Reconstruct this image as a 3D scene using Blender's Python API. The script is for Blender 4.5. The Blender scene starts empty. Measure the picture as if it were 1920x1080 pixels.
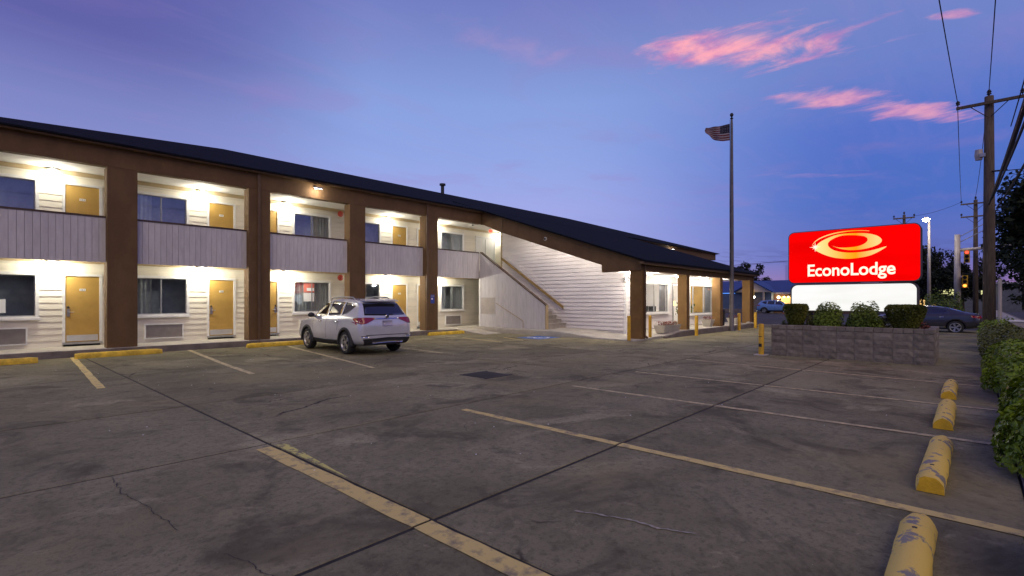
import bpy, bmesh, math, random
from mathutils import Vector, Matrix
from mathutils.bvhtree import BVHTree
R = math.radians
rnd = random.Random(11)
sc = bpy.context.scene
COL = sc.collection

# ------------------------------------------------------------------ camera
A = math.atan2(865, 946)
cd = bpy.data.cameras.new('camera')
cd.sensor_width = 36.0
cd.lens = 946 / 1920 * 36
cd.shift_y = 23 / 1920
cd.clip_end = 3000
cam = bpy.data.objects.new('camera', cd)
COL.objects.link(cam)
cam.location = (0, 0, 1.65)  # most coordinates below come from image pixels, scaled up along with the camera height
cam.rotation_euler = (R(90), 0, A - R(90))
sc.camera = cam

def lin(r, g, b):
    f = lambda c: (c / 255 / 12.92) if c < 10.3 else ((c / 255 + .055) / 1.055) ** 2.4
    return (f(r), f(g), f(b), 1)

# ------------------------------------------------------------------ world: dusk sky
W = bpy.data.worlds.new('World')
sc.world = W
W.use_nodes = True
nt = W.node_tree
nt.nodes.clear()
def N(t, **k):
    n = nt.nodes.new(t)
    for a, b in k.items():
        setattr(n, a, b)
    return n
def L(a, b):
    nt.links.new(a, b)
def math_(op, a, b=None, c=None, clamp=False):
    n = N('ShaderNodeMath', operation=op, use_clamp=clamp)
    for i, v in enumerate((a, b, c)):
        if v is None:
            continue
        if isinstance(v, (int, float)):
            n.inputs[i].default_value = v
        else:
            L(v, n.inputs[i])
    return n.outputs[0]
def mixc(f, a, b):
    n = N('ShaderNodeMix', data_type='RGBA')
    if isinstance(f, (int, float)):
        n.inputs[0].default_value = f
    else:
        L(f, n.inputs[0])
    for s, v in ((6, a), (7, b)):
        if isinstance(v, tuple):
            n.inputs[s].default_value = v
        else:
            L(v, n.inputs[s])
    return n.outputs[2]
def sstep(v, a, b):
    n = N('ShaderNodeMapRange', interpolation_type='SMOOTHSTEP')
    L(v, n.inputs[0])
    n.inputs[1].default_value = a
    n.inputs[2].default_value = b
    return n.outputs[0]
def ramp(v, stops):
    n = N('ShaderNodeValToRGB')
    L(v, n.inputs[0])
    e = n.color_ramp.elements
    while len(e) < len(stops):
        e.new(.5)
    for q, (p, c) in zip(e, stops):
        q.position = p
        q.color = c
    return n.outputs[0]
tc = N('ShaderNodeTexCoord')
sep = N('ShaderNodeSeparateXYZ')
L(tc.outputs['Generated'], sep.inputs[0])
dx, dy, dz = sep.outputs
zc = math_('MAXIMUM', dz, 0.0)
hor = math_('SQRT', math_('ADD', math_('MULTIPLY', dx, dx), math_('MULTIPLY', dy, dy)))
yn = math_('DIVIDE', dy, math_('MAXIMUM', hor, .02))
bright = ramp(zc, [(0, lin(168, 140, 190)), (.07, lin(160, 165, 228)), (.17, lin(160, 168, 230)), (.27, lin(144, 165, 227)),
                   (.36, lin(136, 160, 222)), (.46, lin(120, 136, 201)), (.56, lin(108, 114, 186)), (1, lin(78, 80, 160))])
dark = ramp(zc, [(0, lin(165, 115, 165)), (.03, lin(140, 112, 172)), (.07, lin(96, 106, 184)), (.16, lin(72, 106, 192)),
                 (.27, lin(82, 112, 198)), (.36, lin(106, 128, 200)), (.45, lin(116, 132, 198)), (.56, lin(110, 115, 187)), (1, lin(78, 80, 160))])
back = ramp(zc, [(0, lin(205, 150, 160)), (.06, lin(176, 146, 186)), (.16, lin(128, 132, 200)), (.4, lin(110, 118, 196)), (.6, lin(98, 98, 178)), (1, lin(78, 80, 160))])
left = ramp(zc, [(0, lin(160, 138, 188)), (.1, lin(146, 150, 210)), (.2, lin(138, 144, 206)), (.287, lin(124, 132, 195)), (.385, lin(96, 97, 167)), (.56, lin(88, 86, 163)), (1, lin(78, 80, 160))])
base = mixc(sstep(yn, .12, .64), dark, bright)
base = mixc(sstep(yn, .84, 1.0), base, left)
base = mixc(sstep(math_('MULTIPLY', yn, -1), .1, .8), base, back)
# clouds on a high flat layer
inv = math_('DIVIDE', 1.0, math_('MAXIMUM', dz, .06))
px = math_('MULTIPLY', dx, inv)
py = math_('MULTIPLY', dy, inv)
cv = N('ShaderNodeCombineXYZ')
L(px, cv.inputs[0]); L(py, cv.inputs[1])
def noise(vec, scale, detail=8, rough=.6, dist=0.0, sc3=(1, 1, 1), rot=0):
    m = N('ShaderNodeMapping')
    m.inputs['Scale'].default_value = sc3
    m.inputs['Rotation'].default_value = (0, 0, rot)
    L(vec, m.inputs[0])
    n = N('ShaderNodeTexNoise')
    n.inputs['Scale'].default_value = scale
    n.inputs['Detail'].default_value = detail
    n.inputs['Roughness'].default_value = rough
    n.inputs['Distortion'].default_value = dist
    L(m.outputs[0], n.inputs[0])
    return n.outputs[0]
def ellipse(cx, cy, ang, a, b):
    x = math_('SUBTRACT', px, cx); y = math_('SUBTRACT', py, cy)
    c, s = math.cos(ang), math.sin(ang)
    u = math_('DIVIDE', math_('ADD', math_('MULTIPLY', x, c), math_('MULTIPLY', y, s)), a)
    v = math_('DIVIDE', math_('SUBTRACT', math_('MULTIPLY', y, c), math_('MULTIPLY', x, s)), b)
    return math_('SQRT', math_('ADD', math_('MULTIPLY', u, u), math_('MULTIPLY', v, v)))
fine = noise(cv.outputs[0], 5.0, 10, .62, .5, (1.0, .55, 1), .5)
big = noise(cv.outputs[0], 1.3, 5, .5, .3)
def blob(el, gain=1.0):
    v = math_('ADD', math_('SUBTRACT', 1.0, el), math_('MULTIPLY', math_('SUBTRACT', fine, .5), 2.6))
    return math_('MULTIPLY', sstep(v, .02, .75), gain)
ang1 = math.atan2(.309 - .978, 2.216 - 1.845)
c1 = blob(ellipse(2.13, .63, ang1, .47, .21))
c2 = blob(ellipse(2.95, .50, -.62, .38, .18), .7)
c3 = blob(ellipse(3.45, .20, -.55, .46, .16), .7)
c4 = blob(ellipse(4.6, .95, -.8, .6, .1), .10)
c5 = blob(ellipse(1.45, 1.35, -.3, .3, .14), .12)
c6 = blob(ellipse(2.35, .05, -.9, .10, .04), .6)
veil = math_('MULTIPLY', sstep(big, .52, .74), .30)
veil = math_('MULTIPLY', veil, sstep(dz, .06, .3))
cl = c1
for c in (c2, c3, c4, c5, c6):
    cl = math_('MAXIMUM', cl, c)
tone = noise(cv.outputs[0], 7.0, 6, .6)
ccol = mixc(sstep(tone, .35, .65), lin(196, 132, 188), lin(255, 172, 186))
skyc = mixc(veil, base, lin(156, 122, 186))
skyc = mixc(cl, skyc, ccol)
band = noise(cv.outputs[0], .8, 4, .5, 0, (1, 3, 1), -.9)
rag = noise(cv.outputs[0], 2.2, 7, .65, 1.0, (.35, 1.6, 1), -.6)
skyc = mixc(math_('MULTIPLY', math_('MULTIPLY', sstep(rag, .45, .75), .10), sstep(dz, .05, .2)), skyc, lin(170, 140, 200))
rag2 = noise(cv.outputs[0], 1.1, 5, .6, .6, (.5, 1.3, 1), .4)
skyc = mixc(math_('MULTIPLY', sstep(rag2, .5, .75), .06), skyc, lin(84, 84, 160))
lowband = math_('MULTIPLY', math_('MULTIPLY', sstep(band, .45, .6), sstep(math_('MULTIPLY', dz, -1), -.11, -.05)), .45)
skyc = mixc(lowband, skyc, lin(72, 68, 130))
# below the horizon: dull ground tone
skyc = mixc(sstep(math_('MULTIPLY', dz, -1), 0.0, .03), skyc, lin(60, 55, 62))
SUN_AZ = R(218)          # behind the camera, clockwise from +Y
SUN_EL = R(38)
nish = N('ShaderNodeTexSky', sky_type='NISHITA', sun_disc=False)
nish.sun_elevation = SUN_EL
nish.sun_rotation = SUN_AZ
bg1 = N('ShaderNodeBackground'); bg2 = N('ShaderNodeBackground'); add = N('ShaderNodeAddShader'); wo = N('ShaderNodeOutputWorld')
L(nish.outputs[0], bg1.inputs[0]); bg1.inputs[1].default_value = .003
L(skyc, bg2.inputs[0]); bg2.inputs[1].default_value = 1.0
L(bg1.outputs[0], add.inputs[0]); L(bg2.outputs[0], add.inputs[1]); L(add.outputs[0], wo.inputs[0])

# ------------------------------------------------------------------ last glow of the sun, very soft
sl = bpy.data.lights.new('sun', 'SUN')
sl.energy = 1.05
sl.angle = R(50)
sl.color = (1, .78, .42)
sun = bpy.data.objects.new('sun', sl)
COL.objects.link(sun)
sd = Vector((math.sin(SUN_AZ) * math.cos(SUN_EL), math.cos(SUN_AZ) * math.cos(SUN_EL), math.sin(SUN_EL)))
sun.rotation_euler = sd.to_track_quat('Z', 'Y').to_euler()
sun.location = sd * 80
vs = sc.view_settings
vs.view_transform = 'Standard'
vs.look = 'None'
vs.exposure = 0
vs.gamma = 1
vs.use_curve_mapping = False
sc.cycles.use_denoising = True
sc.cycles.max_bounces = 6
sc.cycles.transparent_max_bounces = 12

# ------------------------------------------------------------------ materials
def mat(name, col, rough=.7, metal=0.0, var=.14, scale=3.0, bump=0.0, bscale=60.0, coat=0.0, col2=None, th=(.35, .65),
        pvar=0.0, spec=.5, emit=0.0, ecol=None, stretch=(1, 1, 1)):
    m = bpy.data.materials.new(name)
    m.use_nodes = True
    t = m.node_tree
    b = t.nodes['Principled BSDF']
    n = lambda ty: t.nodes.new(ty)
    l = t.links.new
    c = n('ShaderNodeTexCoord'); oi = n('ShaderNodeObjectInfo')
    mu = n('ShaderNodeMath'); mu.operation = 'MULTIPLY'; mu.inputs[1].default_value = 37.0
    l(oi.outputs['Random'], mu.inputs[0])
    va = n('ShaderNodeVectorMath'); va.operation = 'ADD'
    l(c.outputs['Object'], va.inputs[0]); l(mu.outputs[0], va.inputs[1])
    mp = n('ShaderNodeMapping'); mp.inputs['Scale'].default_value = stretch
    l(va.outputs[0], mp.inputs[0])
    ns = n('ShaderNodeTexNoise'); ns.inputs['Scale'].default_value = scale; ns.inputs['Detail'].default_value = 7
    ns.inputs['Roughness'].default_value = .62
    l(mp.outputs[0], ns.inputs[0])
    r = n('ShaderNodeValToRGB'); e = r.color_ramp.elements
    e[0].position, e[1].position = th
    c0 = [x * (1 - var) for x in col[:3]] + [1]
    c1 = list(col2[:3]) + [1] if col2 else [min(1, x * (1 + var)) for x in col[:3]] + [1]
    e[0].color = c0; e[1].color = c1
    l(ns.outputs[0], r.inputs[0])
    out = r.outputs[0]
    if pvar:
        hv = n('ShaderNodeHueSaturation')
        mr = n('ShaderNodeMapRange'); mr.inputs[3].default_value = 1 - pvar; mr.inputs[4].default_value = 1 + pvar
        l(oi.outputs['Random'], mr.inputs[0]); l(mr.outputs[0], hv.inputs['Value']); l(out, hv.inputs['Color'])
        out = hv.outputs[0]
    l(out, b.inputs['Base Color'])
    b.inputs['Roughness'].default_value = rough
    b.inputs['Metallic'].default_value = metal
    b.inputs['Specular IOR Level'].default_value = spec
    b.inputs['Coat Weight'].default_value = coat
    b.inputs['Coat Roughness'].default_value = .05
    if bump:
        n2 = n('ShaderNodeTexNoise'); n2.inputs['Scale'].default_value = bscale; n2.inputs['Detail'].default_value = 4
        l(mp.outputs[0], n2.inputs[0])
        bp = n('ShaderNodeBump'); bp.inputs['Strength'].default_value = bump; bp.inputs['Distance'].default_value = .02
        l(n2.outputs[0], bp.inputs['Height']); l(bp.outputs[0], b.inputs['Normal'])
    if emit:
        b.inputs['Emission Color'].default_value = (ecol or col)[:3] + (1,) if isinstance(ecol or col, tuple) else (1, 1, 1, 1)
        b.inputs['Emission Strength'].default_value = emit
    return m

M = {}
M['brown'] = mat('brown_stucco', (.125, .070, .029), .85, var=.15, scale=2.0, bump=.25, bscale=70, stretch=(1.2, 1.2, .7))
M['brown_lamplit'] = mat('lamplit_column_stucco', (.18, .098, .030), .85, var=.14, scale=2.2, bump=.25, bscale=70)  # golder copy of the brown stucco, lamplight put into its colour
M['brown_trim'] = mat('brown_trim_paint', (.11, .062, .026), .6, var=.15, scale=3)
M['rail_paint'] = mat('grey_rail_paint', (.55, .53, .54), .75, var=.09, scale=3.2, pvar=.04, bump=.15, bscale=40, stretch=(3, 3, .6))
M['cap'] = mat('dark_cap_paint', (.07, .04, .025), .6)
M['siding'] = mat('cream_siding', (.74, .69, .58), .6, var=.07, scale=2.0, pvar=.05, stretch=(.5, 1, 3), bump=.06, bscale=30)
M['white_siding'] = mat('white_siding', (.72, .68, .66), .6, var=.07, scale=1.6, pvar=.04, stretch=(1, .4, 3), bump=.06, bscale=30)
M['white'] = mat('white_paint', (.78, .77, .74), .5, var=.05)
M['ceiling'] = mat('ceiling_paint', (.76, .74, .7), .8, var=.06, scale=1.2)
M['tan'] = mat('tan_trim_paint', (.42, .32, .18), .6, var=.1)
M['door'] = mat('ochre_door_paint', (.44, .27, .065), .5, var=.10, scale=2)
M['steel'] = mat('brushed_steel', (.55, .54, .52), .35, 1.0, var=.1)
M['kick'] = mat('kick_plate_steel', (.7, .7, .68), .4, .6, var=.06)
M['dark'] = mat('dark_interior', (.13, .14, .16), .9)
M['black'] = mat('black_plastic', (.02, .02, .022), .5)
M['curtain'] = mat('pale_curtain', (.6, .62, .6), .9, var=.1, scale=5)
M['grey_curtain'] = mat('grey_curtain', (.3, .3, .32), .9, var=.1, scale=5)
M['ac'] = mat('ac_grille', (.36, .32, .3), .6, var=.1, scale=4)
M['roof'] = mat('dark_shingles', (.007, .008, .012), .9, var=.55, scale=2.2, bump=.6, bscale=14, stretch=(1, 7, 7), spec=.1)
M['soil'] = mat('soil', (.03, .022, .015), .95, bump=.6, bscale=20)
M['concrete'] = mat('walk_concrete', (.42, .39, .33), .85, var=.16, scale=1.5, bump=.15, bscale=90)
M['curb'] = mat('curb_concrete', (.17, .145, .13), .9, var=.25, scale=2.5, bump=.2)
M['step'] = mat('step_concrete', (.3, .27, .25), .9, var=.2, scale=3)
M['rustrail'] = mat('ochre_handrail', (.3, .2, .07), .6, var=.2, scale=4)
M['metal_grey'] = mat('galvanised_metal', (.4, .4, .4), .45, .7, var=.12, scale=5)
M['red'] = mat('red_enamel', (.42, .05, .03), .45)
M['blue_sign'] = mat('blue_sign_print', (.02, .05, .35), .5, var=.1)
M['paper'] = mat('white_paper', (.9, .9, .88), .7, var=.03)
M['redpaper'] = mat('red_print', (.7, .2, .16), .7, var=.1)
M['yellow_post'] = mat('bollard_paint', (.62, .36, .02), .55, var=.16, scale=5)
M['wood_pole'] = mat('pole_wood', (.10, .075, .055), .9, var=.35, scale=5, bump=.4, bscale=30, stretch=(4, 4, .4))
M['wire'] = mat('wire_black', (.012, .012, .014), .6)
M['galv'] = mat('signal_pole_paint', (.42, .38, .36), .55, .2, var=.12)
M['bark'] = mat('bark', (.06, .045, .032), .95, var=.35, scale=7, bump=.6, bscale=20, stretch=(3, 3, .5))
def leafmat(name, c, c2, rough=.45, sc_=2.0):
    m = mat(name, c, rough, var=.35, scale=sc_, col2=c2, th=(.3, .7), spec=.22)
    b = m.node_tree.nodes['Principled BSDF']
    b.inputs['Transmission Weight'].default_value = 0
    return m
M['leaf_hedge'] = leafmat('hedge_leaf', (.085, .145, .009), (.25, .35, .025), .35, 3.0)
M['leaf_hedge2'] = leafmat('hedge_leaf_olive', (.07, .085, .013), (.18, .19, .04), .4, 3.0)
M['leaf_dark'] = leafmat('trimmed_yew_leaf', (.055, .066, .008), (.15, .16, .02), .5, 3.0)
M['leaf_light'] = leafmat('loose_shrub_leaf', (.07, .12, .012), (.21, .29, .035), .4, 3.0)
M['leaf_tree'] = leafmat('tree_leaf', (.012, .02, .008), (.035, .05, .016), .6, .6)
M['leaf_far'] = leafmat('far_tree_leaf', (.010, .014, .010), (.022, .03, .018), .7, .25)
M['leaf_lit'] = leafmat('bright_shrub_leaf', (.05, .10, .012), (.14, .2, .03), .5, .8)
M['flower'] = leafmat('planter_flower', (.05, .05, .02), (.35, .08, .06), .6, 14)

def emis(name, c, s):
    m = bpy.data.materials.new(name)
    m.use_nodes = True
    t = m.node_tree
    b = t.nodes['Principled BSDF']
    b.inputs['Base Color'].default_value = tuple(c[:3]) + (1,)
    b.inputs['Emission Color'].default_value = tuple(c[:3]) + (1,)
    b.inputs['Emission Strength'].default_value = s
    b.inputs['Roughness'].default_value = .35
    return m
M['bulb'] = emis('lamp_glass', (1, .93, .76), 14)
M['bulb_cool'] = emis('soffit_lamp_glass', (1, .95, .88), 16)
M['street_bulb'] = emis('street_lamp_glass', (1, .93, .78), 40)
M['exit'] = emis('exit_sign_glow', (1, .12, .06), 1.1)
M['sig_red'] = emis('signal_red_lens', (1, .06, .03), 3)
M['sig_amber'] = emis('pedestrian_signal_lens', (1, .28, .04), 3.5)
M['warm_win'] = emis('lit_window', (1, .62, .2), .9)
M['warm_bulb'] = emis('warm_bulb', (1, .72, .35), 12)
M['yellow_sign'] = emis('lit_yellow_sign', (1, .6, .12), .8)
M['shop_band'] = emis('lit_shop_sign', (.85, .85, .35), .8)

def glassmat(name, tint, refl, clear):
    m = bpy.data.materials.new(name)
    m.use_nodes = True
    t = m.node_tree
    for x in list(t.nodes):
        t.nodes.remove(x)
    o = t.nodes.new('ShaderNodeOutputMaterial'); g = t.nodes.new('ShaderNodeBsdfGlossy'); tr = t.nodes.new('ShaderNodeBsdfTransparent')
    mx = t.nodes.new('ShaderNodeMixShader'); lw = t.nodes.new('ShaderNodeLayerWeight'); mr = t.nodes.new('ShaderNodeMapRange')
    g.inputs['Roughness'].default_value = .03
    g.inputs['Color'].default_value = tint + (1,)
    tr.inputs['Color'].default_value = clear + (1,)
    lw.inputs[0].default_value = .5
    mr.inputs[3].default_value = refl; mr.inputs[4].default_value = min(1, refl + .5)
    t.links.new(lw.outputs['Fresnel'], mr.inputs[0]); t.links.new(mr.outputs[0], mx.inputs[0])
    t.links.new(tr.outputs[0], mx.inputs[1]); t.links.new(g.outputs[0], mx.inputs[2]); t.links.new(mx.outputs[0], o.inputs[0])
    return m
M['glass'] = glassmat('window_glass', (.75, .85, 1), .15, (.9, .92, .92))
M['lobby_glass'] = glassmat('lobby_glass', (.9, .95, 1), .03, (.92, .94, .94))

# concrete of the lot: stains, blotches, cracks
def lotmat(name, c0, c1, stain, pvar=.07):
    m = mat(name, c0, .92, var=.0, scale=.55, col2=c1, th=(.3, .72), pvar=pvar, bump=.35, bscale=55, spec=.15)
    t = m.node_tree
    b = t.nodes['Principled BSDF']
    src = b.inputs['Base Color'].links[0].from_socket
    tcn = t.nodes.new('ShaderNodeTexCoord')
    def mixn(fac, a, col):
        x = t.nodes.new('ShaderNodeMix'); x.data_type = 'RGBA'
        t.links.new(fac, x.inputs[0]); t.links.new(a, x.inputs[6]); x.inputs[7].default_value = col
        return x.outputs[2]
    def nz(scale, lo, hi, dist=.4, det=6, stretch=(1, 1, 1), amt=1.0):
        mp = t.nodes.new('ShaderNodeMapping'); mp.inputs['Scale'].default_value = stretch
        t.links.new(tcn.outputs['Object'], mp.inputs[0])
        x = t.nodes.new('ShaderNodeTexNoise'); x.inputs['Scale'].default_value = scale; x.inputs['Detail'].default_value = det
        x.inputs['Distortion'].default_value = dist; x.inputs['Roughness'].default_value = .65
        t.links.new(mp.outputs[0], x.inputs[0])
        r = t.nodes.new('ShaderNodeMapRange'); r.interpolation_type = 'SMOOTHSTEP'
        r.inputs[1].default_value = lo; r.inputs[2].default_value = hi; r.inputs[4].default_value = amt
        t.links.new(x.outputs[0], r.inputs[0])
        return r.outputs[0]
    src = mixn(nz(.9, .50, .66, .9, amt=.85), src, stain)
    src = mixn(nz(5.5, .50, .66, .6, amt=.28), src, stain)
    src = mixn(nz(.55, .54, .66, .5, det=8, amt=.75), src, tuple(min(1, x * 1.35) for x in c1[:3]) + (1,))
    src = mixn(nz(.35, .55, .7, .6, amt=.45), src, tuple(x * .6 for x in stain[:3]) + (1,))
    src = mixn(nz(2.6, .60, .75, 1.2, amt=.4), src, tuple(min(1, x * 1.6) for x in c1[:3]) + (1,))
    src = mixn(nz(17, .50, .70, .3, 4, amt=.55), src, tuple(x * .6 for x in c0[:3]) + (1,))
    src = mixn(nz(45, .52, .72, 0, 3, amt=.5), src, tuple(x * .55 for x in c0[:3]) + (1,))
    src = mixn(nz(60, .70, .78, 0, 2, amt=.5), src, tuple(min(1, x * 2.2) for x in c1[:3]) + (1,))
    src = mixn(nz(.28, .48, .66, .7, 5, amt=.6), src, (.28, .245, .125, 1))
    src = mixn(nz(.8, .60, .68, 1.5, 7, amt=.55), src, (.30, .265, .15, 1))
    src = mixn(nz(9, .52, .64, .4, 4, amt=.25), src, tuple(x * .6 for x in stain[:3]) + (1,))
    # hairline cracks
    wv = t.nodes.new('ShaderNodeTexNoise'); wv.inputs['Scale'].default_value = 1.8; wv.inputs['Detail'].default_value = 5
    t.links.new(tcn.outputs['Object'], wv.inputs[0])
    vm = t.nodes.new('ShaderNodeVectorMath'); vm.operation = 'MULTIPLY_ADD'; vm.inputs[1].default_value = (.7, .7, 0)
    t.links.new(wv.outputs['Color'], vm.inputs[0]); t.links.new(tcn.outputs['Object'], vm.inputs[2])
    vo = t.nodes.new('ShaderNodeTexVoronoi'); vo.feature = 'DISTANCE_TO_EDGE'; vo.inputs['Scale'].default_value = .32
    t.links.new(vm.outputs[0], vo.inputs[0])
    r = t.nodes.new('ShaderNodeMapRange'); r.inputs[1].default_value = .006; r.inputs[2].default_value = .001
    t.links.new(vo.outputs['Distance'], r.inputs[0])
    mk = t.nodes.new('ShaderNodeMath'); mk.operation = 'MULTIPLY'
    t.links.new(r.outputs[0], mk.inputs[0]); t.links.new(nz(.4, .5, .62, 0, 3), mk.inputs[1])
    src = mixn(mk.outputs[0], src, (.035, .028, .025, 1))
    t.links.new(src, b.inputs['Base Color'])
    return m
M['lot'] = lotmat('lot_concrete', (.175, .158, .088), (.31, .282, .165), (.108, .094, .058, 1), .12)
M['asphalt'] = mat('asphalt', (.06, .055, .052), .9, var=.3, scale=1.2, bump=.3)
M['road'] = mat('road_asphalt', (.055, .05, .05), .85, var=.25, scale=.8, bump=.2)
M['grass'] = mat('verge_grass', (.03, .05, .015), .9, var=.4, scale=2, bump=.5)

def wornpaint(name, c, under, th, sc_=6.0):
    m = mat(name, under, .75, var=.15, scale=sc_, col2=c, th=th, bump=.2)
    return m
M['yline'] = wornpaint('worn_yellow_line', (.70, .54, .17), (.34, .27, .14), (.32, .5), 9)
M['wline'] = wornpaint('faded_pale_line', (.62, .50, .24), (.32, .27, .15), (.36, .58), 9)
M['yfade'] = wornpaint('fresh_yellow_streak', (.66, .60, .15), (.22, .19, .11), (.4, .5), 14)
M['bline'] = mat('blue_stall_paint', (.03, .11, .38), .7, var=.2, scale=6)
M['stop_old'] = wornpaint('chipped_wheel_stop', (.80, .58, .12), (.30, .27, .22), (.405, .445), 5.0)
M['stop_new'] = mat('yellow_wheel_stop', (.66, .44, .03), .6, var=.3, scale=5, bump=.2)
M['stop_end'] = mat('yellow_stop_end', (.75, .45, .02), .6, var=.15, scale=8, bump=.3)

# ------------------------------------------------------------------ mesh helpers
OFF = {}
def put(name, verts, faces, m, parent=None, smooth=False, local=False, mats=None, fm=None):
    o0 = OFF.get(parent, Vector((0, 0, 0)))
    me = bpy.data.meshes.new(name)
    me.from_pydata([(Vector(v) - o0) if not local else v for v in verts], [], faces)
    if mats:
        for x in mats:
            me.materials.append(x)
        for p, i in zip(me.polygons, fm):
            p.material_index = i
    else:
        me.materials.append(m)
    if smooth:
        for p in me.polygons:
            p.use_smooth = True
    me.update()
    o = bpy.data.objects.new(name, me)
    COL.objects.link(o)
    if parent:
        o.parent = parent
        OFF[o] = o0
    return o
def tag(o, label, cat=None, group=None, kind=None):
    if label: o['label'] = label
    if cat: o['category'] = cat
    if group: o['group'] = group
    if kind: o['kind'] = kind
    return o
def thing(name, loc, label, cat, group=None, rz=0):
    o = bpy.data.objects.new(name, None)
    o.empty_display_size = .2
    COL.objects.link(o)
    o.location = loc
    o.rotation_euler = (0, 0, rz)
    OFF[o] = Vector(loc)
    return tag(o, label, cat, group)
class B:
    def __init__(s): s.v = []; s.f = []
    def add(s, v, f):
        n = len(s.v); s.v += [tuple(x) for x in v]; s.f += [tuple(i + n for i in q) for q in f]; return s
    def box(s, x0, x1, y0, y1, z0, z1):
        return s.add([(x0, y0, z0), (x1, y0, z0), (x1, y1, z0), (x0, y1, z0), (x0, y0, z1), (x1, y0, z1), (x1, y1, z1), (x0, y1, z1)],
                     [(0, 3, 2, 1), (4, 5, 6, 7), (0, 1, 5, 4), (1, 2, 6, 5), (2, 3, 7, 6), (3, 0, 4, 7)])
    def tube(s, pts, r, n=8, cap=True):
        pts = [Vector(p) for p in pts]
        rr = r if isinstance(r, (list, tuple)) else [r] * len(pts)
        base = len(s.v); up = None
        for i, p in enumerate(pts):
            d = (pts[min(i + 1, len(pts) - 1)] - pts[max(i - 1, 0)]).normalized()
            if up is None:
                up = Vector((0, 0, 1)) if abs(d.z) < .9 else Vector((1, 0, 0))
            a = d.cross(up).normalized(); b = a.cross(d).normalized(); up = b
            for k in range(n):
                t = 2 * math.pi * k / n
                s.v.append(tuple(p + (a * math.cos(t) + b * math.sin(t)) * rr[i]))
        for i in range(len(pts) - 1):
            for k in range(n):
                a0 = base + i * n + k; a1 = base + i * n + (k + 1) % n
                s.f.append((a0, a1, a1 + n, a0 + n))
        if cap:
            s.f.append(tuple(base + k for k in range(n))[::-1])
            e = base + (len(pts) - 1) * n
            s.f.append(tuple(e + k for k in range(n)))
        return s
    def lathe(s, prof, c, axis='z', n=16):
        base = len(s.v); c = Vector(c)
        for r, h in prof:
            for k in range(n):
                t = 2 * math.pi * k / n
                q = {'z': (r * math.cos(t), r * math.sin(t), h), 'x': (h, r * math.cos(t), r * math.sin(t)), 'y': (r * math.sin(t), h, r * math.cos(t))}[axis]
                s.v.append(tuple(c + Vector(q)))
        for i in range(len(prof) - 1):
            for k in range(n):
                a0 = base + i * n + k; a1 = base + i * n + (k + 1) % n
                s.f.append((a0, a1, a1 + n, a0 + n))
        return s
    def poly(s, pts, d):          # prism: planar outline swept by vector d
        n = len(pts); d = Vector(d)
        v = [Vector(p) for p in pts]
        return s.add(v + [p + d for p in v], [tuple(range(n))[::-1], tuple(range(n, 2 * n))] + [(i, (i + 1) % n, (i + 1) % n + n, i + n) for i in range(n)])
    def put(s, name, m, parent=None, **k):
        return put(name, s.v, s.f, m, parent, **k)
def bx(name, m, parent, *a):
    return B().box(*a).put(name, m, parent)
def bevel(o, w=.01, seg=2):
    md = o.modifiers.new('edge', 'BEVEL'); md.width = w; md.segments = seg; md.limit_method = 'ANGLE'
    return o
def point(name, parent, loc, watt, col, r=.05, kind='POINT', **k):
    l = bpy.data.lights.new(name, kind)
    l.energy = watt; l.color = col
    l.shadow_soft_size = r
    for a, b in k.items(): setattr(l, a, b)
    o = bpy.data.objects.new(name, l)
    COL.objects.link(o)
    o.parent = parent
    o.location = Vector(loc) - OFF.get(parent, Vector((0, 0, 0)))
    return o
def text_mesh(s, size, bold=.012):
    c = bpy.data.curves.new('txt', 'FONT')
    c.body = s; c.size = size; c.offset = bold; c.space_character = .98
    o = bpy.data.objects.new('txt', c)
    COL.objects.link(o)
    dg = bpy.context.evaluated_depsgraph_get()
    me = bpy.data.meshes.new_from_object(o.evaluated_get(dg))
    bpy.data.objects.remove(o)
    v = [tuple(x.co) for x in me.vertices]; f = [tuple(p.vertices) for p in me.polygons]
    bpy.data.meshes.remove(me)
    return v, f

# ------------------------------------------------------------------ ground, lot, street
g = put('ground', [(-900, -900, -.06), (900, -900, -.06), (900, 900, -.06), (-900, 900, -.06)], [(0, 1, 2, 3)], M['asphalt'])
tag(g, 'dark asphalt ground reaching the horizon', kind='structure')
lot = bx('parking_lot', M['asphalt'], None, -20, 37.5, -.33, 19.2, -.3, -.035)
tag(lot, 'stained concrete parking lot of jointed slabs', kind='structure')
XJ = [-20, -12.5, -5.0, 2.4, 9.85, 14.05, 21.5, 29.5, 37.5]
YJ = [-.33, 3.0, 6.0, 9.07, 13.6, 19.2]
for i in range(len(XJ) - 1):
    for j in range(len(YJ) - 1):
        h = .017
        dzz = rnd.uniform(-.003, .001)
        s = bx('slab', M['lot'], lot, XJ[i] + h, XJ[i + 1] - h, YJ[j] + .019, YJ[j + 1] - .019, -.2, dzz)
        bevel(s, .006, 1)
M['joint'] = mat('dirty_joint_filler', (.03, .026, .02), .95, var=.4, scale=8)
def strip(name, p, q, w, m, w1=None, z=.004, cuts=True):
    p = Vector(p); q = Vector(q); d = (q - p); ln = d.length; d.normalize(); nrm = Vector((-d.y, d.x))
    w1 = w if w1 is None else w1
    ts = [0.0]
    n = max(2, int(ln / .25))
    ts = [k / n for k in range(n + 1)]
    v = []; f = []
    for k, t in enumerate(ts):
        c = p + (q - p) * t; ww = w + (w1 - w) * t
        a = rnd.uniform(-.008, .008); b = rnd.uniform(-.008, .008)
        v += [tuple(c + nrm * (ww / 2 + a)) + (z,), tuple(c - nrm * (ww / 2 + b)) + (z,)]
        if k:
            f.append((2 * k - 2, 2 * k - 1, 2 * k + 1, 2 * k))
    return put(name, v, f, m, lot)
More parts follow.
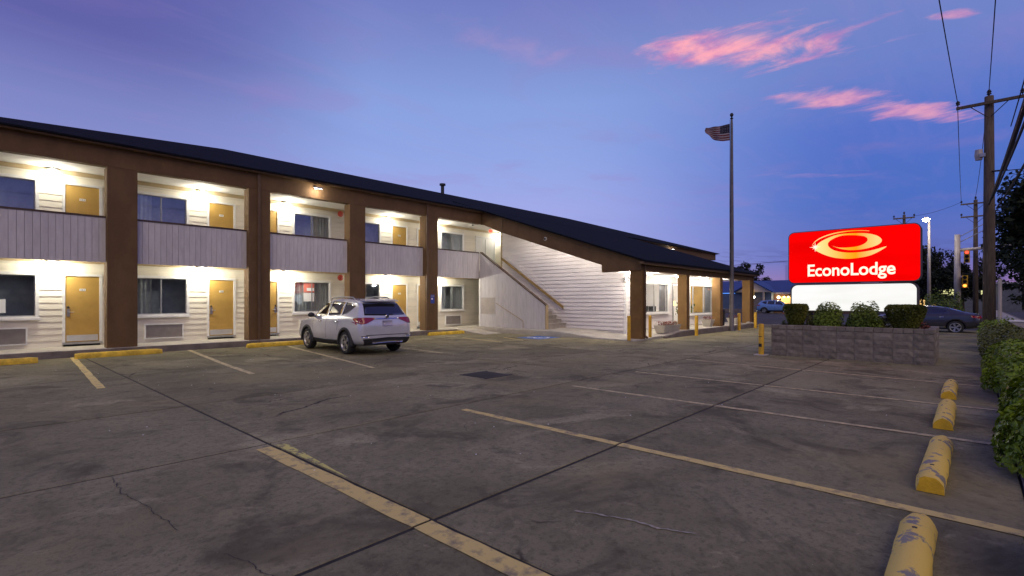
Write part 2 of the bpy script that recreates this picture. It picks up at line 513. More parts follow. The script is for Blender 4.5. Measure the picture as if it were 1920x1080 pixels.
for x0, y0, x1, y1, w, mm in [(5.13, 5.68, 5.09, 3.015, .12, 'yline'), (5.09, 2.985, 5.07, -.31, .13, 'yline'), (7.96, 5.7, 7.97, 3.02, .10, 'wline'), (7.97, 2.98, 7.98, -.3, .11, 'wline'),
                              (10.51, 5.75, 10.5, 3.02, .10, 'wline'), (10.5, 2.98, 10.49, -.3, .10, 'wline'), (13.66, 5.9, 13.42, 3.02, .10, 'wline'), (13.42, 2.98, 13.2, -.3, .10, 'wline'),
                              (2.28, 5.84, 2.295, 3.012, .17, 'yline'), (2.295, 2.988, 2.3, -.31, .17, 'yline'),
                              (2.19, 19.15, 1.78, 12.05, .13, 'yline'), (5.1, 19.15, 4.54, 13.62, .12, 'wline'), (4.54, 13.58, 4.42, 11.9, .12, 'wline'),
                              (7.95, 18.2, 7.25, 13.62, .11, 'wline'), (7.24, 13.58, 6.8, 10.8, .10, 'wline'), (10.42, 17.5, 10.28, 13.63, .1, 'wline'), (10.27, 13.57, 10.17, 12.24, .1, 'wline'),
                              (15.2, 18.5, 15.0, 17.1, .1, 'wline'), (14.9, 16.6, 14.4, 13.7, .1, 'yline'), (16.3, 15.4, 15.6, 13.65, .09, 'yline')]:
    strip('painted_line', (x0, y0), (x1, y1), w, M[mm])
for x in XJ[1:-1]:
    bx('joint_filler', M['joint'], lot, x - .0165, x + .0165, YJ[0], YJ[-1], -.034, -.008)
for y in YJ[1:-1]:
    for x0, x1 in zip(XJ[:-1], XJ[1:]):
        bx('joint_filler', M['joint'], lot, x0 + .0175, x1 - .0175, y - .0185, y + .0185, -.034, -.008)
strip('painted_streak', (2.475, 5.85), (2.43, 4.3), .11, M['yfade'], .02)
# pale and dark repaired crack lines
def crack(pts, w, m):
    v = []; f = []
    for k, (x, y) in enumerate(pts):
        ww = w * rnd.uniform(.5, 1.3)
        v += [(x - ww, y + ww * .6, .005), (x + ww, y - ww * .6, .005)]
        if k: f.append((2 * k - 2, 2 * k - 1, 2 * k + 1, 2 * k))
    return put('crack_line', v, f, m, lot)
M['pale_crack'] = mat('pale_crack_filler', (.36, .33, .24), .9, var=.25, scale=12)
M['dark_crack'] = mat('open_crack', (.05, .042, .036), .95)
def wander(p, q, n, amp):
    n *= 3; out = []; o = 0.0
    for k in range(n + 1):
        o = o * .93 + rnd.gauss(0, amp * .55)
        e = math.sin(math.pi * k / n) ** .3 if 0 < k < n else 0
        out.append((p[0] + (q[0] - p[0]) * k / n + o * e, p[1] + (q[1] - p[1]) * k / n + rnd.uniform(-amp, amp) * .15))
    return out
crack(wander((3.25, 2.3), (3.5, 1.45), 14, .012), .012, M['pale_crack'])
crack(wander((.95, 5.9), (1.05, 4.2), 16, .022), .0035, M['dark_crack'])
crack(wander((1.15, 3.6), (1.35, 2.6), 12, .02), .0035, M['dark_crack'])
crack(wander((7.9, 3.9), (7.4, 3.2), 8, .02), .0035, M['dark_crack'])
tagv = []
bb = B()
for k in range(70):
    x = rnd.uniform(1, 16); y = rnd.uniform(.2, 16); s = rnd.uniform(.004, .011)
    bb.box(x, x + s * 1.6, y, y + s, .001, .006)
tag(bb.put('litter_specks', M['paper']), 'tiny pale specks of litter on the lot', 'litter', kind='stuff')

vg = bx('hedge_bed', M['soil'], None, -20, 37.5, -1.55, -.36, -.2, .05); tag(vg, 'mulched bed under the hedge', kind='structure')
cb = bevel(bx('bed_kerb', M['curb'], None, -20, 37.5, -.355, -.33, -.2, .012), .004, 1); tag(cb, 'low edging along the hedge bed', kind='structure')
sw = bx('sidewalk', M['concrete'], None, -60, 300, -2.9, -1.58, -.2, .05); tag(sw, 'concrete sidewalk beside the street', kind='structure')
kb = bx('street_kerb', M['curb'], None, -60, 300, -3.1, -2.92, -.2, .055); tag(kb, 'kerb along the street', kind='structure')
rd = put('street', [(-200, -14.5, -.045), (400, -14.5, -.045), (400, -3.1, -.045), (-200, -3.1, -.045)], [(0, 1, 2, 3)], M['road'])
tag(rd, 'street running past the motel', kind='structure')
bb = B()
for k in range(-6, 60):
    bb.add([(k * 6, -8.85, -.040), (k * 6 + 3, -8.85, -.040), (k * 6 + 3, -8.73, -.040), (k * 6, -8.73, -.040)], [(0, 1, 2, 3)])
bb.put('lane_marking', M['wline'], rd)
fw_ = bx('far_sidewalk', M['concrete'], None, -60, 300, -16.5, -14.55, -.2, .05); tag(fw_, 'sidewalk on the far side of the street', kind='structure')
vr = put('verge', [(38, -3.0, -.03), (300, -3.0, -.03), (300, -30, -.03), (38, -30, -.03)], [(0, 3, 2, 1)], M['grass'])
vr.location.z = -.03; tag(vr, 'grass verge beyond the street', kind='structure')

# ------------------------------------------------------------------ motel building
YF, YW = 19.36, 21.0          # facade line, room wall line
ZC1, Z2, ZT, ZC2, ZG = 2.82, 3.18, 4.22, 5.71, 6.28
MO = thing('motel_building', (-1, 19.36, 0), 'long two-storey motel with brown columns, balconies and an attached lobby wing', 'motel')
# walkway
w_ = bevel(bx('walkway', M['concrete'], MO, -1.3, 16.9, 19.26, 21.05, .0, .2), .02, 2)
k_ = bevel(bx('walk_curb', M['curb'], MO, -1.3, 16.95, 19.205, 19.257, -.05, .197), .015, 2)
def apron(name, m, X, Y, zf, ztop):
    n, k = len(X), len(Y)
    v = [(x, y, ztop(x, y)) for x in X for y in Y]
    v += [(x, y, -.05) for x in X for y in Y]
    f = []; o = n * k
    for i in range(n - 1):
        for j in range(k - 1):
            f.append((i * k + j, (i + 1) * k + j, (i + 1) * k + j + 1, i * k + j + 1))
    for i in range(n - 1):
        f.append((i * k, i * k + o, (i + 1) * k + o, (i + 1) * k)); e = k - 1
        f.append((i * k + e, (i + 1) * k + e, (i + 1) * k + e + o, i * k + e + o))
    for j in range(k - 1):
        f.append((j, j + 1, j + 1 + o, j + o)); e = (n - 1) * k
        f.append((e + j, e + j + o, e + j + 1 + o, e + j + 1))
    return put(name, v, f, m, MO)
def za(x, y):
    t = max(0, min(1, (y - 11.2) / 3.2)); t = t * t * (3 - 2 * t)
    return (.05 + .20 * t) if x < 19.2 else (.10 + .19 * t)
apron('stair_apron', M['concrete'], [18.2, 18.22, 19.0, 20.0, 20.55], [10.0 + .4 * i for i in range(28)], 0, lambda x, y: za(x, y) - (.03 if x < 18.21 else 0))
apron('ramp_slab', M['concrete'], [16.95, 17.6, 18.19], [17.3, 18, 19.2, 20, 21.0], 0, lambda x, y: .006 + .19 * max(0, min(1, (y - 17.4) / 2.0)))
def zl(x):
    t = max(0, min(1, (x - 19.6) / 3.2)); return .05 + .20 * t * t * (3 - 2 * t)
apron('lobby_walk', M['concrete'], [20.56 + .6 * i for i in range(22)], [9.93, 10.8, 11.8], 0, lambda x, y: zl(x))
apron('lobby_curb', M['curb'], [20.56 + .6 * i for i in range(22)], [9.8, 9.925], 0, lambda x, y: zl(x) - .006)

cols = [(-1.0, -.25), (3.0, 3.76), (7.05, 7.81), (11.06, 11.8), (15.04, 15.8)]
cols_r = [(33.6 + 4.02 * i, 34.36 + 4.02 * i) for i in range(5)]
for a, b in cols + cols_r:
    bevel(bx('column', M['brown'], MO, a, b, YF, YF + .46, .02, ZC2), .015, 2)
def downspout(x, y, z0, z1, dx=.07):
    bb = B().box(x, x + .11, y - dx, y - .004, z0 + .22, z1)
    bb.tube([(x + .055, y - dx / 2, z0 + .24), (x + .055, y - dx / 2 - .02, z0 + .14), (x + .055, y - .16, z0 + .07)], .05, 8)
    for z in (z0 + 1.1, z0 + 3.0, z0 + 4.9):
        if z < z1: bb.box(x - .015, x + .125, y - dx - .008, y - .002, z, z + .03)
    return bb.put('downspout', M['brown_trim'], MO)
downspout(7.33, YF, .02, ZG); downspout(15.06, YF, .02, ZG); downspout(38.0, YF, .02, ZG)
for a, b in ((-1.0, 18.74), (33.36, 51.9)):
    bevel(bx('fascia', M['brown'], MO, a, b, YF + .003, YF + .30, ZC2, ZG + .05), .012, 2)
    bevel(bx('gutter', M['brown_trim'], MO, a - .25, b + .02, YF - .19, YF - .002, ZG + .01, ZG + .13), .02, 2)
# floors and ceilings of the galleries
for a, b in ((-.98, 22.9), (33.4, 51.8)):
    bx('balcony_floor', M['ceiling'], MO, a, b, YF + .32, YW - .01, ZC1 + .13, Z2)
    bx('balcony_ceiling', M['ceiling'], MO, a, b, YF + .31, YW - .01, ZC2 + .01, ZC2 + .12)
    bx('slab_edge', M['rail_paint'], MO, a, b, YF + .275, YF + .315, ZC1 - .01, Z2 + .02)
    for z in (ZC1 + .0, ZC2 - .13):
        bx('frieze_board', M['tan'], MO, a, b, YW - .075, YW - .05, z, z + .128)
# balcony railings: vertical boards and a dark cap
def railing(x0, x1):
    p = bx('railing', M['cap'], MO, x0, x1, YF + .19, YF + .29, ZT - .05, ZT)
    n = round((x1 - x0) / .165); w = (x1 - x0) / n
    for k in range(n):
        d = rnd.uniform(0, .006)
        bx('plank', M['rail_paint'], p, x0 + k * w + .004, x0 + (k + 1) * w - .004, YF + .215 - d, YF + .245, ZC1 - .015 + rnd.uniform(0, .006), ZT - .052)
    bx('railing_backing', M['rail_paint'], p, x0, x1, YF + .247, YF + .268, ZC1 + .01, ZT - .053)
for (a, b), (c, d) in zip(cols[:-1], cols[1:]):
    railing(b - .002, c + .002)
railing(15.8, 18.78)
for (a, b), (c, d) in zip(cols_r[:-1], cols_r[1:]):
    bx('railing', M['rail_paint'], MO, b, c, YF + .22, YF + .3, ZC1 - .01, ZT)

# lap siding with openings
def wall_cells(x0, x1, z0, z1, ops):
    xs = sorted({x0, x1} | {max(x0, min(x1, v)) for o in ops for v in o[:2]})
    zs = sorted({z0, z1} | {max(z0, min(z1, v)) for o in ops for v in o[2:4]})
    for a, b in zip(xs[:-1], xs[1:]):
        for c, d in zip(zs[:-1], zs[1:]):
            mx, mz = (a + b) / 2, (c + d) / 2
            if not any(o[0] < mx < o[1] and o[2] < mz < o[3] for o in ops):
                yield a, b, c, d
def lap_rows(x0, x1, z0, z1, ops, dz):
    n = round((z1 - z0) / dz); dz = (z1 - z0) / n
    for k in range(n):
        a, b = z0 + k * dz, z0 + (k + 1) * dz
        cut = [o for o in ops if o[2] < b - .002 and o[3] > a + .002 and o[1] > x0 and o[0] < x1]
        x = x0
        for o in sorted(cut):
            if o[0] - x > .02: yield x, o[0], a, b
            lo, hi = max(a, o[3]), b
            if hi - lo > .025: yield o[0], o[1], lo, hi
            lo, hi = a, min(b, o[2])
            if hi - lo > .025: yield o[0], o[1], lo, hi
            x = max(x, o[1])
        if x1 - x > .02: yield x, x1, a, b
def lap_board(parent, a, b, c, d, y, m, axis='x', x=0):
    if axis == 'x':
        v = [(a, y, c), (b, y, c), (b, y - .028, c), (a, y - .028, c), (a, y, d), (b, y, d), (b, y - .008, d), (a, y - .008, d)]
        f = [(0, 1, 2, 3), (4, 7, 6, 5), (3, 2, 6, 7), (0, 3, 7, 4), (1, 5, 6, 2), (0, 4, 5, 1)]
    return put('siding_board', v, f, m, parent)
def window(x0, x1, z0, z1, y, split, curt, m_c='curtain', sill=True, glass='glass', dark=True):
    """x0..z1 is the outside of the casing"""
    c = .085
    bb = B().box(x0, x0 + c, y - .065, y + .02, z0 + c, z1 - c).box(x1 - c, x1, y - .065, y + .02, z0 + c, z1 - c)
    bb.box(x0, x1, y - .07, y + .02, z1 - c, z1).box(x0, x1, y - .07, y + .02, z0, z0 + c)
    w = bb.put('window', M['white'], MO)
    ix0, ix1, iz0, iz1 = x0 + c, x1 - c, z0 + c, z1 - c
    if sill:
        bx('window_sill', M['white'], w, x0 - .04, x1 + .04, y - .12, y - .072, z0 - .03, z0 + .03)
    bb = B()
    t = .03
    bb.box(ix0, ix0 + t, y - .02, y + .05, iz0, iz1).box(ix1 - t, ix1, y - .02, y + .05, iz0, iz1)
    bb.box(ix0 + t, ix1 - t, y - .02, y + .05, iz0, iz0 + t).box(ix0 + t, ix1 - t, y - .02, y + .05, iz1 - t, iz1)
    for s in split:
        bb.box(s - .02, s + .02, y - .015, y + .04, iz0 + t, iz1 - t)
    bb.put('sash', M['metal_grey'], w)
    e = [ix0 + t] + [q for s in split for q in (s - .02, s + .02)] + [ix1 - t]
    for a, b in zip(e[::2], e[1::2]):
        put('pane', [(a, y + .012, iz0 + t), (b, y + .012, iz0 + t), (b, y + .012, iz1 - t), (a, y + .012, iz1 - t)], [(0, 1, 2, 3)], M[glass], w)
    for a, b in curt:
        n = max(6, int((b - a) / .025)); v = []; f = []
        for k in range(n + 1):
            xx = a + (b - a) * k / n; yy = y + .10 + .02 * math.sin(k * 1.25) + .008 * math.sin(k * .5)
            v += [(xx, yy, iz0 - .02), (xx, yy, iz1 + .02)]
            if k: f.append((2 * k - 2, 2 * k, 2 * k + 1, 2 * k - 1))
        put('curtain', v, f, M[m_c], w, smooth=True)
    if dark:
        M.setdefault('room', mat('dim_room_plaster', (.42, .45, .5), .9))
        bb = B().box(x0, x1, y + .55, y + .6, z0, z1)
        bb.box(x0 - .03, x0, y + .15, y + .6, z0, z1).box(x1, x1 + .03, y + .15, y + .6, z0, z1).box(x0, x1, y + .15, y + .6, z1, z1 + .03).box(x0, x1, y + .15, y + .6, z0 - .03, z0)
        bb.put('room_shade', M['room'], w)
    return w
def door(x0, x1, z0, z1, y, hinge_right=True, mm='door', lock=True):
    d = bevel(bx('door', M[mm], MO, x0, x1, y - .012, y + .04, z0 + .01, z1), .006, 1)
    c = .075
    B().box(x0 - c, x0 - .004, y - .05, y + .05, z0, z1 + .004).box(x1 + .004, x1 + c, y - .05, y + .05, z0, z1 + .004).box(x0 - c, x1 + c, y - .054, y + .05, z1 + .004, z1 + c).put('door_casing', M['white'], d)
    bx('threshold', M['metal_grey'], d, x0 - c, x1 + c, y - .09, y - .014, z0 - .06, z0 + .005)
    bx('kick_plate', M['kick'], d, x0 + .03, x1 - .03, y - .018, y - .013, z0 + .04, z0 + .23)
    if lock:
        hx = x0 + .07 if hinge_right else x1 - .07; s = 1 if hinge_right else -1
        bb = B().box(hx - .035, hx + .035, y - .045, y - .0125, z0 + .82, z0 + 1.06)
        bb.tube([(hx, y - .05, z0 + .96), (hx, y - .075, z0 + .96), (hx + s * .13, y - .075, z0 + .955)], .012, 8)
        bb.put('door_handle', M['steel'], d)
        B().lathe([(.0, -.035), (.03, -.035), (.035, -.013)], (hx, y, z0 + 1.11), 'y', 12).put('deadbolt', M['black'], d)
        cx = (x0 + x1) / 2; zz = z0 + 1.66
        bx('number_plate', M['paper'], d, cx - .075, cx + .075, y - .02, y - .0125, zz - .035, zz + .035)
        bb = B()
        for k in (-1, 0, 1):
            for q in range(3):
                bb.box(cx + k * .04 - .013, cx + k * .04 + .013, y - .023, y - .0205, zz - .019 + q * .014, zz - .019 + q * .014 + .008)
        bb.put('number_marks', M['black'], d)
    return d
def air_con(x0, x1, z0, z1, y):
    bb = B()
    t = .04
    bb.box(x0, x1, y - .10, y + .02, z1 - t, z1).box(x0, x1, y - .10, y + .02, z0, z0 + t).box(x0, x0 + t, y - .10, y + .02, z0 + t, z1 - t).box(x1 - t, x1, y - .10, y + .02, z0 + t, z1 - t)
    a = bb.put('air_conditioner', M['white'], MO)
    bb = B().box(x0 + t, x1 - t, y - .06, y + .01, z0 + t, z1 - t)
    n = 16
    for k in range(n):
        z = z0 + t + (z1 - z0 - 2 * t) * (k + .2) / n
        bb.box(x0 + t, x1 - t, y - .085, y - .0605, z, z + (z1 - z0 - 2 * t) / n * .55)
    bb.put('grille', M['ac'], a)
ZD = .32
wins = [(-.1, 1.62), (3.89, 5.6), (9.35, 11.06), (11.9, 13.61), (17.25, 18.96)]
doors = [(2.22, 3.05, True), (6.25, 7.08, True), (7.9, 8.73, False), (14.27, 15.09, True), (15.82, 16.65, False)]
acs = [(.2, 1.36), (4.25, 5.41), (9.65, 10.8), (12.2, 13.3), (17.58, 18.71)]
for fl in (0, 1):
    z0 = .2 if fl == 0 else Z2
    zt = ZC1 + .13 if fl == 0 else ZC2 + .01
    dzf = 0 if fl == 0 else 2.87
    ops = [(a, b, 1.08 + dzf, 2.5 + dzf) for a, b in wins] + [(a - .075, b + .075, z0 - 1, 2.41 + dzf + .075) for a, b, h in doors]
    if fl: ops.append((19.85, 21.45, z0 - 1, 5.34))
    bk = B()
    for a, b, c, d in wall_cells(-1.0, 22.9, z0 - .1, zt, [(o[0] + .03, o[1] - .03, o[2] + (.03 if o[2] > z0 else 0), o[3] - .03) for o in ops]):
        bk.box(a, b, YW, YW + .14, c, d)
    wall = bk.put('room_wall', M['siding'], MO)
    zlo = z0 + (.0 if fl == 0 else .75)
    for a, b, c, d in lap_rows(-.98, 22.0 if fl else 20.5, zlo, zt - .002, ops, .19):
        lap_board(wall, a, b, c, d, YW - .001, M['siding'])
    splits = [(.5,), (4.75,), (10.2,), (12.75,), (18.12,)]
    if fl == 0:
        curts = [[], [(3.95, 4.5)], [(9.4, 11.0)], [], [(17.3, 17.48), (18.05, 18.9)]]
    else:
        curts = [[], [(3.95, 4.5)], [(10.18, 11.0)], [], [(18.1, 18.9)]]
    for (a, b), s, cc in zip(wins, splits, curts):
        window(a, b, 1.08 + dzf, 2.5 + dzf, YW, s, cc)
    for a, b, h in doors:
        door(a, b, ZD + dzf, 2.41 + dzf, YW, h)
    if fl == 0:
        for a, b in acs: air_con(a, b, .31, .84, YW)
d5 = door(19.93, 21.37, Z2 + .02, 5.26, YW, True, 'white', False)
bx('door_glazing_bar', M['metal_grey'], d5, 20.63, 20.66, YW - .025, YW - .0125, Z2 + .05, 5.2)
# right-hand stretch of the same facade, seen over the lobby roof
bk = B()
opsr = []
for i in range(5):
    x = 34.8 + i * 4.02
    opsr.append((x, x + 1.7, 1.08 + 2.87, 2.5 + 2.87))
for a, b, c, d in wall_cells(33.0, 51.9, .1, ZC2 + .02, opsr): bk.box(a, b, YW, YW + .14, c, d)
bk.put('room_wall', M['siding'], MO)
for o in opsr[:3]: window(o[0] - .03, o[1] + .03, o[2] - .03, o[3] + .03, YW, ((o[0] + o[1]) / 2,), [])
# outer walls
for a in ((-1.0, -.86), (51.76, 51.9)):
    bx('end_wall', M['siding'], MO, a[0], a[1], YW + .15, 40.4, 0, ZG)
bx('rear_wall', M['siding'], MO, -.85, 51.75, 40.4, 40.55, 0, ZG)
bx('passage_wall', M['siding'], MO, 22.75, 22.9, YF + .35, YW - .08, Z2, ZC2)
bx('gallery_end', M['brown'], MO, -.98, -.88, YF + .48, YW - .08, .0, ZC2)
# roofs
ze = 6.40
rf = B()
a0, a1, b0, b1 = -1.35, 52.25, 19.1, 40.9
rz = 9.85
rf.add([(a0, b0, ze), (a1, b0, ze), (a1, b1, ze), (a0, b1, ze), (9.6, 30, rz), (41.2, 30, rz)], [(0, 1, 5, 4), (1, 2, 5), (2, 3, 4, 5), (3, 0, 4)])
rf.add([(a0, b0, ze - .05), (a1, b0, ze - .05), (a1, b1, ze - .05), (a0, b1, ze - .05)], [(0, 3, 2, 1)])
rf.add([(a0, b0, ze), (a1, b0, ze), (a1, b1, ze), (a0, b1, ze), (a0, b0, ze - .05), (a1, b0, ze - .05), (a1, b1, ze - .05), (a0, b1, ze - .05)], [(0, 4, 5, 1), (1, 5, 6, 2), (2, 6, 7, 3), (3, 7, 4, 0)])
roof = rf.put('roof', M['roof'], MO)
XA, XB = 18.6, 33.32
zlow = lambda y: 3.28 + (y - 9.75) * (ze + .06 - 3.28) / (19.3 - 9.75)
wr_ = B()
y0_, y1_ = 9.75, 21.5
wr_.poly([(XA, y0_, zlow(y0_)), (XA, y1_, zlow(y1_)), (XA, y1_, zlow(y1_) - .07), (XA, y0_, zlow(y0_) - .07)], (XB - XA, 0, 0))
wr_.put('wing_roof', M['roof'], MO)
vp = B().tube([(24.26, 29.2, 9.2), (24.26, 29.2, 10.2)], .13, 10).tube([(24.26, 29.2, 10.2), (24.26, 29.2, 10.33)], .23, 10)
vp.put('vent_pipe', M['black'], roof)
# ---- lobby wing
XG = 18.8
bg = B().poly([(XG, 19.5, zlow(19.5) - .09), (XG, 10.03, zlow(10.03) - .09), (XG, 10.03, 2.88), (XG, 11.92, 2.86), (XG, 11.92, 3.18), (XG, 17.9, 5.13), (XG, 19.36, 5.70), (XG, 19.5, 5.70)], (.22, 0, 0))
bevel(bg.put('gable_board', M['brown'], MO), .012, 1)
bx('gable_trim', M['brown_trim'], MO, XG - .03, XG - .003, 17.85, 17.93, 5.14, 5.78)
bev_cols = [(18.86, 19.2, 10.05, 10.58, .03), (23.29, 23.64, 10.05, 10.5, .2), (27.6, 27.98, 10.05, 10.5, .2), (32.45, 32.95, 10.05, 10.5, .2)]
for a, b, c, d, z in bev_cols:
    bevel(bx('canopy_column', M['brown_lamplit'], MO, a, b, c, d, z, 2.9), .012, 2)
bevel(bx('canopy_beam', M['brown'], MO, XG + .23, 33.1, 10.03, 10.4, 2.86, 3.24), .012, 1)
bevel(bx('canopy_gutter', M['brown_trim'], MO, XA + .02, 33.3, 9.80, 10.02, 3.12, 3.24), .02, 2)
bx('canopy_end_beam', M['brown'], MO, 32.9, 33.12, 10.41, 19.3, 2.88, 3.2)
eb = B().poly([(33.1, 10.42, 3.2), (33.1, 19.3, 3.2), (33.1, 19.3, zlow(19.3) - .1), (33.1, 10.42, zlow(10.42) - .1)], (.12, 0, 0))
eb.put('canopy_gable_end', M['brown'], MO)
downspout(19.02, 10.05, .03, 3.1); downspout(32.9, 10.05, .2, 3.1)
sf = B().box(XG + .225, 32.88, 10.41, 11.62, 2.9, 2.93)
sof = sf.put('soffit', M['ceiling'], MO)
# board joints in the soffit
for k in range(5):
    y = 10.45 + k * .235
    bx('soffit_board', M['white'], sof, XG + .3, 32.85, y, y + .225, 2.882, 2.898)
# white side wall, boards clipped to the roof
XWH = 20.5
sw_ = B().poly([(XWH + .002, 11.72, .0), (XWH + .002, 19.5, .0), (XWH + .002, 19.5, zlow(19.5) - .12), (XWH + .002, 11.72, zlow(11.72) - .12)], (.16, 0, 0)).put('lobby_side_wall', M['white_siding'], MO)
nrow = 33
for k in range(nrow):
    c = .26 + k * .185; d = c + .185
    ya, yb = 11.8, 19.46
    # clip at roof underside
    def yl(z): return 9.75 + (z + .14 - 3.28) * (19.3 - 9.75) / (ze + .06 - 3.28)
    y_lo_c, y_lo_d = max(ya, yl(c)), max(ya, yl(d))
    if y_lo_c > yb - .2: break
    y_lo_d = min(y_lo_d, yb - .05)
    x = XWH
    v = [(x, y_lo_c, c), (x, yb, c), (x - .040, yb, c), (x - .040, y_lo_c, c), (x, y_lo_d, d), (x, yb, d), (x - .008, yb, d), (x - .008, y_lo_d, d)]
    put('siding_board', v, [(0, 3, 2, 1), (4, 5, 6, 7), (3, 7, 6, 2), (0, 4, 7, 3), (1, 2, 6, 5), (0, 1, 5, 4)], M['white_siding'], sw_)
B().box(XWH - .035, XWH + .1, 11.67, 11.79, .1, 2.93).put('corner_trim', M['white'], MO)
bx('corner_post', M['tan'], MO, XWH - .04, XWH + .12, 19.47, 19.56, Z2, 5.72)
# lobby front wall
YLB = 11.75
lops = [(20.95, 24.9, .98, 2.56), (25.35, 26.55, -1, 2.56), (27.5, 31.0, .82, 2.56)]
bk = B()
for a, b, c, d in wall_cells(20.67, 31.75, .0, 2.93, [(o[0] + .03, o[1] - .03, o[2] + .03, o[3] - .03) for o in lops]): bk.box(a, b, YLB, YLB + .14, c, d)
lw_ = bk.put('lobby_front_wall', M['white_siding'], MO)
for a, b, c, d in lap_rows(20.6, 31.73, .28, 2.9, lops, .185):
    lap_board(lw_, a, b, c, d, YLB - .001, M['white_siding'])
window(20.95, 24.9, .98, 2.56, YLB, (22.2, 23.35), [(24.1, 24.8)], 'grey_curtain', glass='lobby_glass', dark=False)
window(27.5, 31.0, .82, 2.56, YLB, (28.1, 29.6), [(30.0, 30.9)], 'grey_curtain', glass='lobby_glass', dark=False)
ld = B().box(25.4, 25.47, YLB - .04, YLB + .06, .25, 2.5).box(26.43, 26.5, YLB - .04, YLB + .06, .25, 2.5).box(25.47, 26.43, YLB - .04, YLB + .06, 2.43, 2.5).box(25.47, 26.43, YLB - .04, YLB + .06, .25, .4).put('lobby_door', M['metal_grey'], MO)
put('pane', [(25.47, YLB, .4), (26.43, YLB, .4), (26.43, YLB, 2.43), (25.47, YLB, 2.43)], [(0, 1, 2, 3)], M['lobby_glass'], ld)
B().tube([(26.36, YLB - .1, 1.0), (26.36, YLB - .1, 1.5)], .015, 8).put('pull_handle', M['steel'], ld)
# lobby room
M['lobby_wall'] = mat('lobby_plaster', (.66, .66, .72), .9, var=.04)
M['lobby_floor'] = mat('lobby_tile', (.35, .3, .24), .5, var=.15)
bx('lobby_floor', M['lobby_floor'], MO, 20.67, 31.7, YLB + .15, 18.6, .1, .26)
bx('lobby_ceiling', M['ceiling'], MO, 20.67, 31.7, YLB + .15, 18.6, 2.75, 2.85)
bx('lobby_back_wall', M['lobby_wall'], MO, 20.67, 31.7, 18.6, 18.7, .1, 2.85)
bx('lobby_end_wall', M['lobby_wall'], MO, 31.6, 31.75, YLB + .15, 19.3, .1, 2.93)
bx('lobby_panel', M['door'], MO, 31.5, 31.55, 12.35, 13.5, .27, 2.74)
# outside stair
SX0, SX1 = 18.98, 20.44
nst = 15; rise = (Z2 - .29) / nst; run = .292; SY = 15.04
st = B()
for k in range(nst):
    yN = SY + k * run
    st.box(SX0, SX1, yN, yN + run + .02 if k < nst - 1 else 19.66, .24 + (k * rise if k > 3 else 0) * .8, .29 + (k + 1) * rise - (.002 if k == nst - 1 else 0))
    if k < 8:
        pass
stair = st.put('stair', M['step'], MO)
for k in range(5):
    yN = SY + k * run
    bevel(bx('tread', M['step'], stair, SX0, SX1, yN - .03, yN + run - .01, .292 + (k + 1) * rise, .325 + (k + 1) * rise), .008, 1)
swl = B().poly([(18.84, 19.56, .1), (18.84, 15.06, .1), (18.84, 15.06, 1.40), (18.84, 19.48, 4.17), (18.84, 19.56, 4.17)], (.10, 0, 0)).put('stair_wall', M['rail_paint'], MO)
n = 28; w = (19.555 - 15.06) / n
for k in range(n):
    ya, yb = 15.06 + k * w + .004, 15.06 + (k + 1) * w - .004
    zf = lambda y: min(4.165, 1.40 + (y - 15.06) * (4.17 - 1.40) / (19.48 - 15.06))
    x = 18.838
    d = .02 + rnd.uniform(0, .006)
    za0 = .25
    v = [(x, ya, za0), (x, yb, za0), (x, yb, zf(yb)), (x, ya, zf(ya)), (x - d, ya, za0), (x - d, yb, za0), (x - d, yb, zf(yb)), (x - d, ya, zf(ya))]
    put('plank', v, [(0, 1, 2, 3), (4, 7, 6, 5), (0, 4, 5, 1), (1, 5, 6, 2), (2, 6, 7, 3), (3, 7, 4, 0)], M['rail_paint'], swl)
put('stair_cap', *(lambda b: (b.v, b.f))(B().poly([(18.79, 15.0, 1.372), (18.79, 19.5, 4.19), (18.79, 19.5, 4.245), (18.79, 15.0, 1.427)], (.19, 0, 0))), M['cap'], swl)
bx('stair_end_post', M['tan'], swl, 18.8, 18.96, 14.98, 15.055, .27, 1.43)
bx('stair_corner_trim', M['white'], swl, 18.79, 18.82, 19.50, 19.585, .22, 2.8)
hp = B().box(18.80, 18.815, 18.36, 19.46, .9, .93).box(18.80, 18.815, 18.36, 19.46, 1.79, 1.82).box(18.80, 18.815, 18.36, 18.39, .93, 1.79).box(18.80, 18.815, 19.43, 19.46, .93, 1.79)
hp.put('hatch_frame', M['rail_paint'], swl)
bx('hatch_panel', M['ac'], swl, 18.806, 18.812, 18.39, 19.43, .93, 1.79)
B().tube([(18.80, 18.33, 1.5), (18.80, 16.45, .62), (18.80, 16.44, .27)], .016, 6).put('conduit', M['tan'], swl)
hr = B().poly([(20.40, 15.15, 1.22), (20.40, 19.45, 3.93), (20.40, 19.45, 4.07), (20.40, 15.15, 1.36)], (-.06, 0, 0))
hr.box(20.40, 20.47, 16.0, 16.06, 1.75, 1.85).box(20.40, 20.47, 18.6, 18.66, 3.4, 3.5)
hr.put('handrail', M['rustrail'], MO)

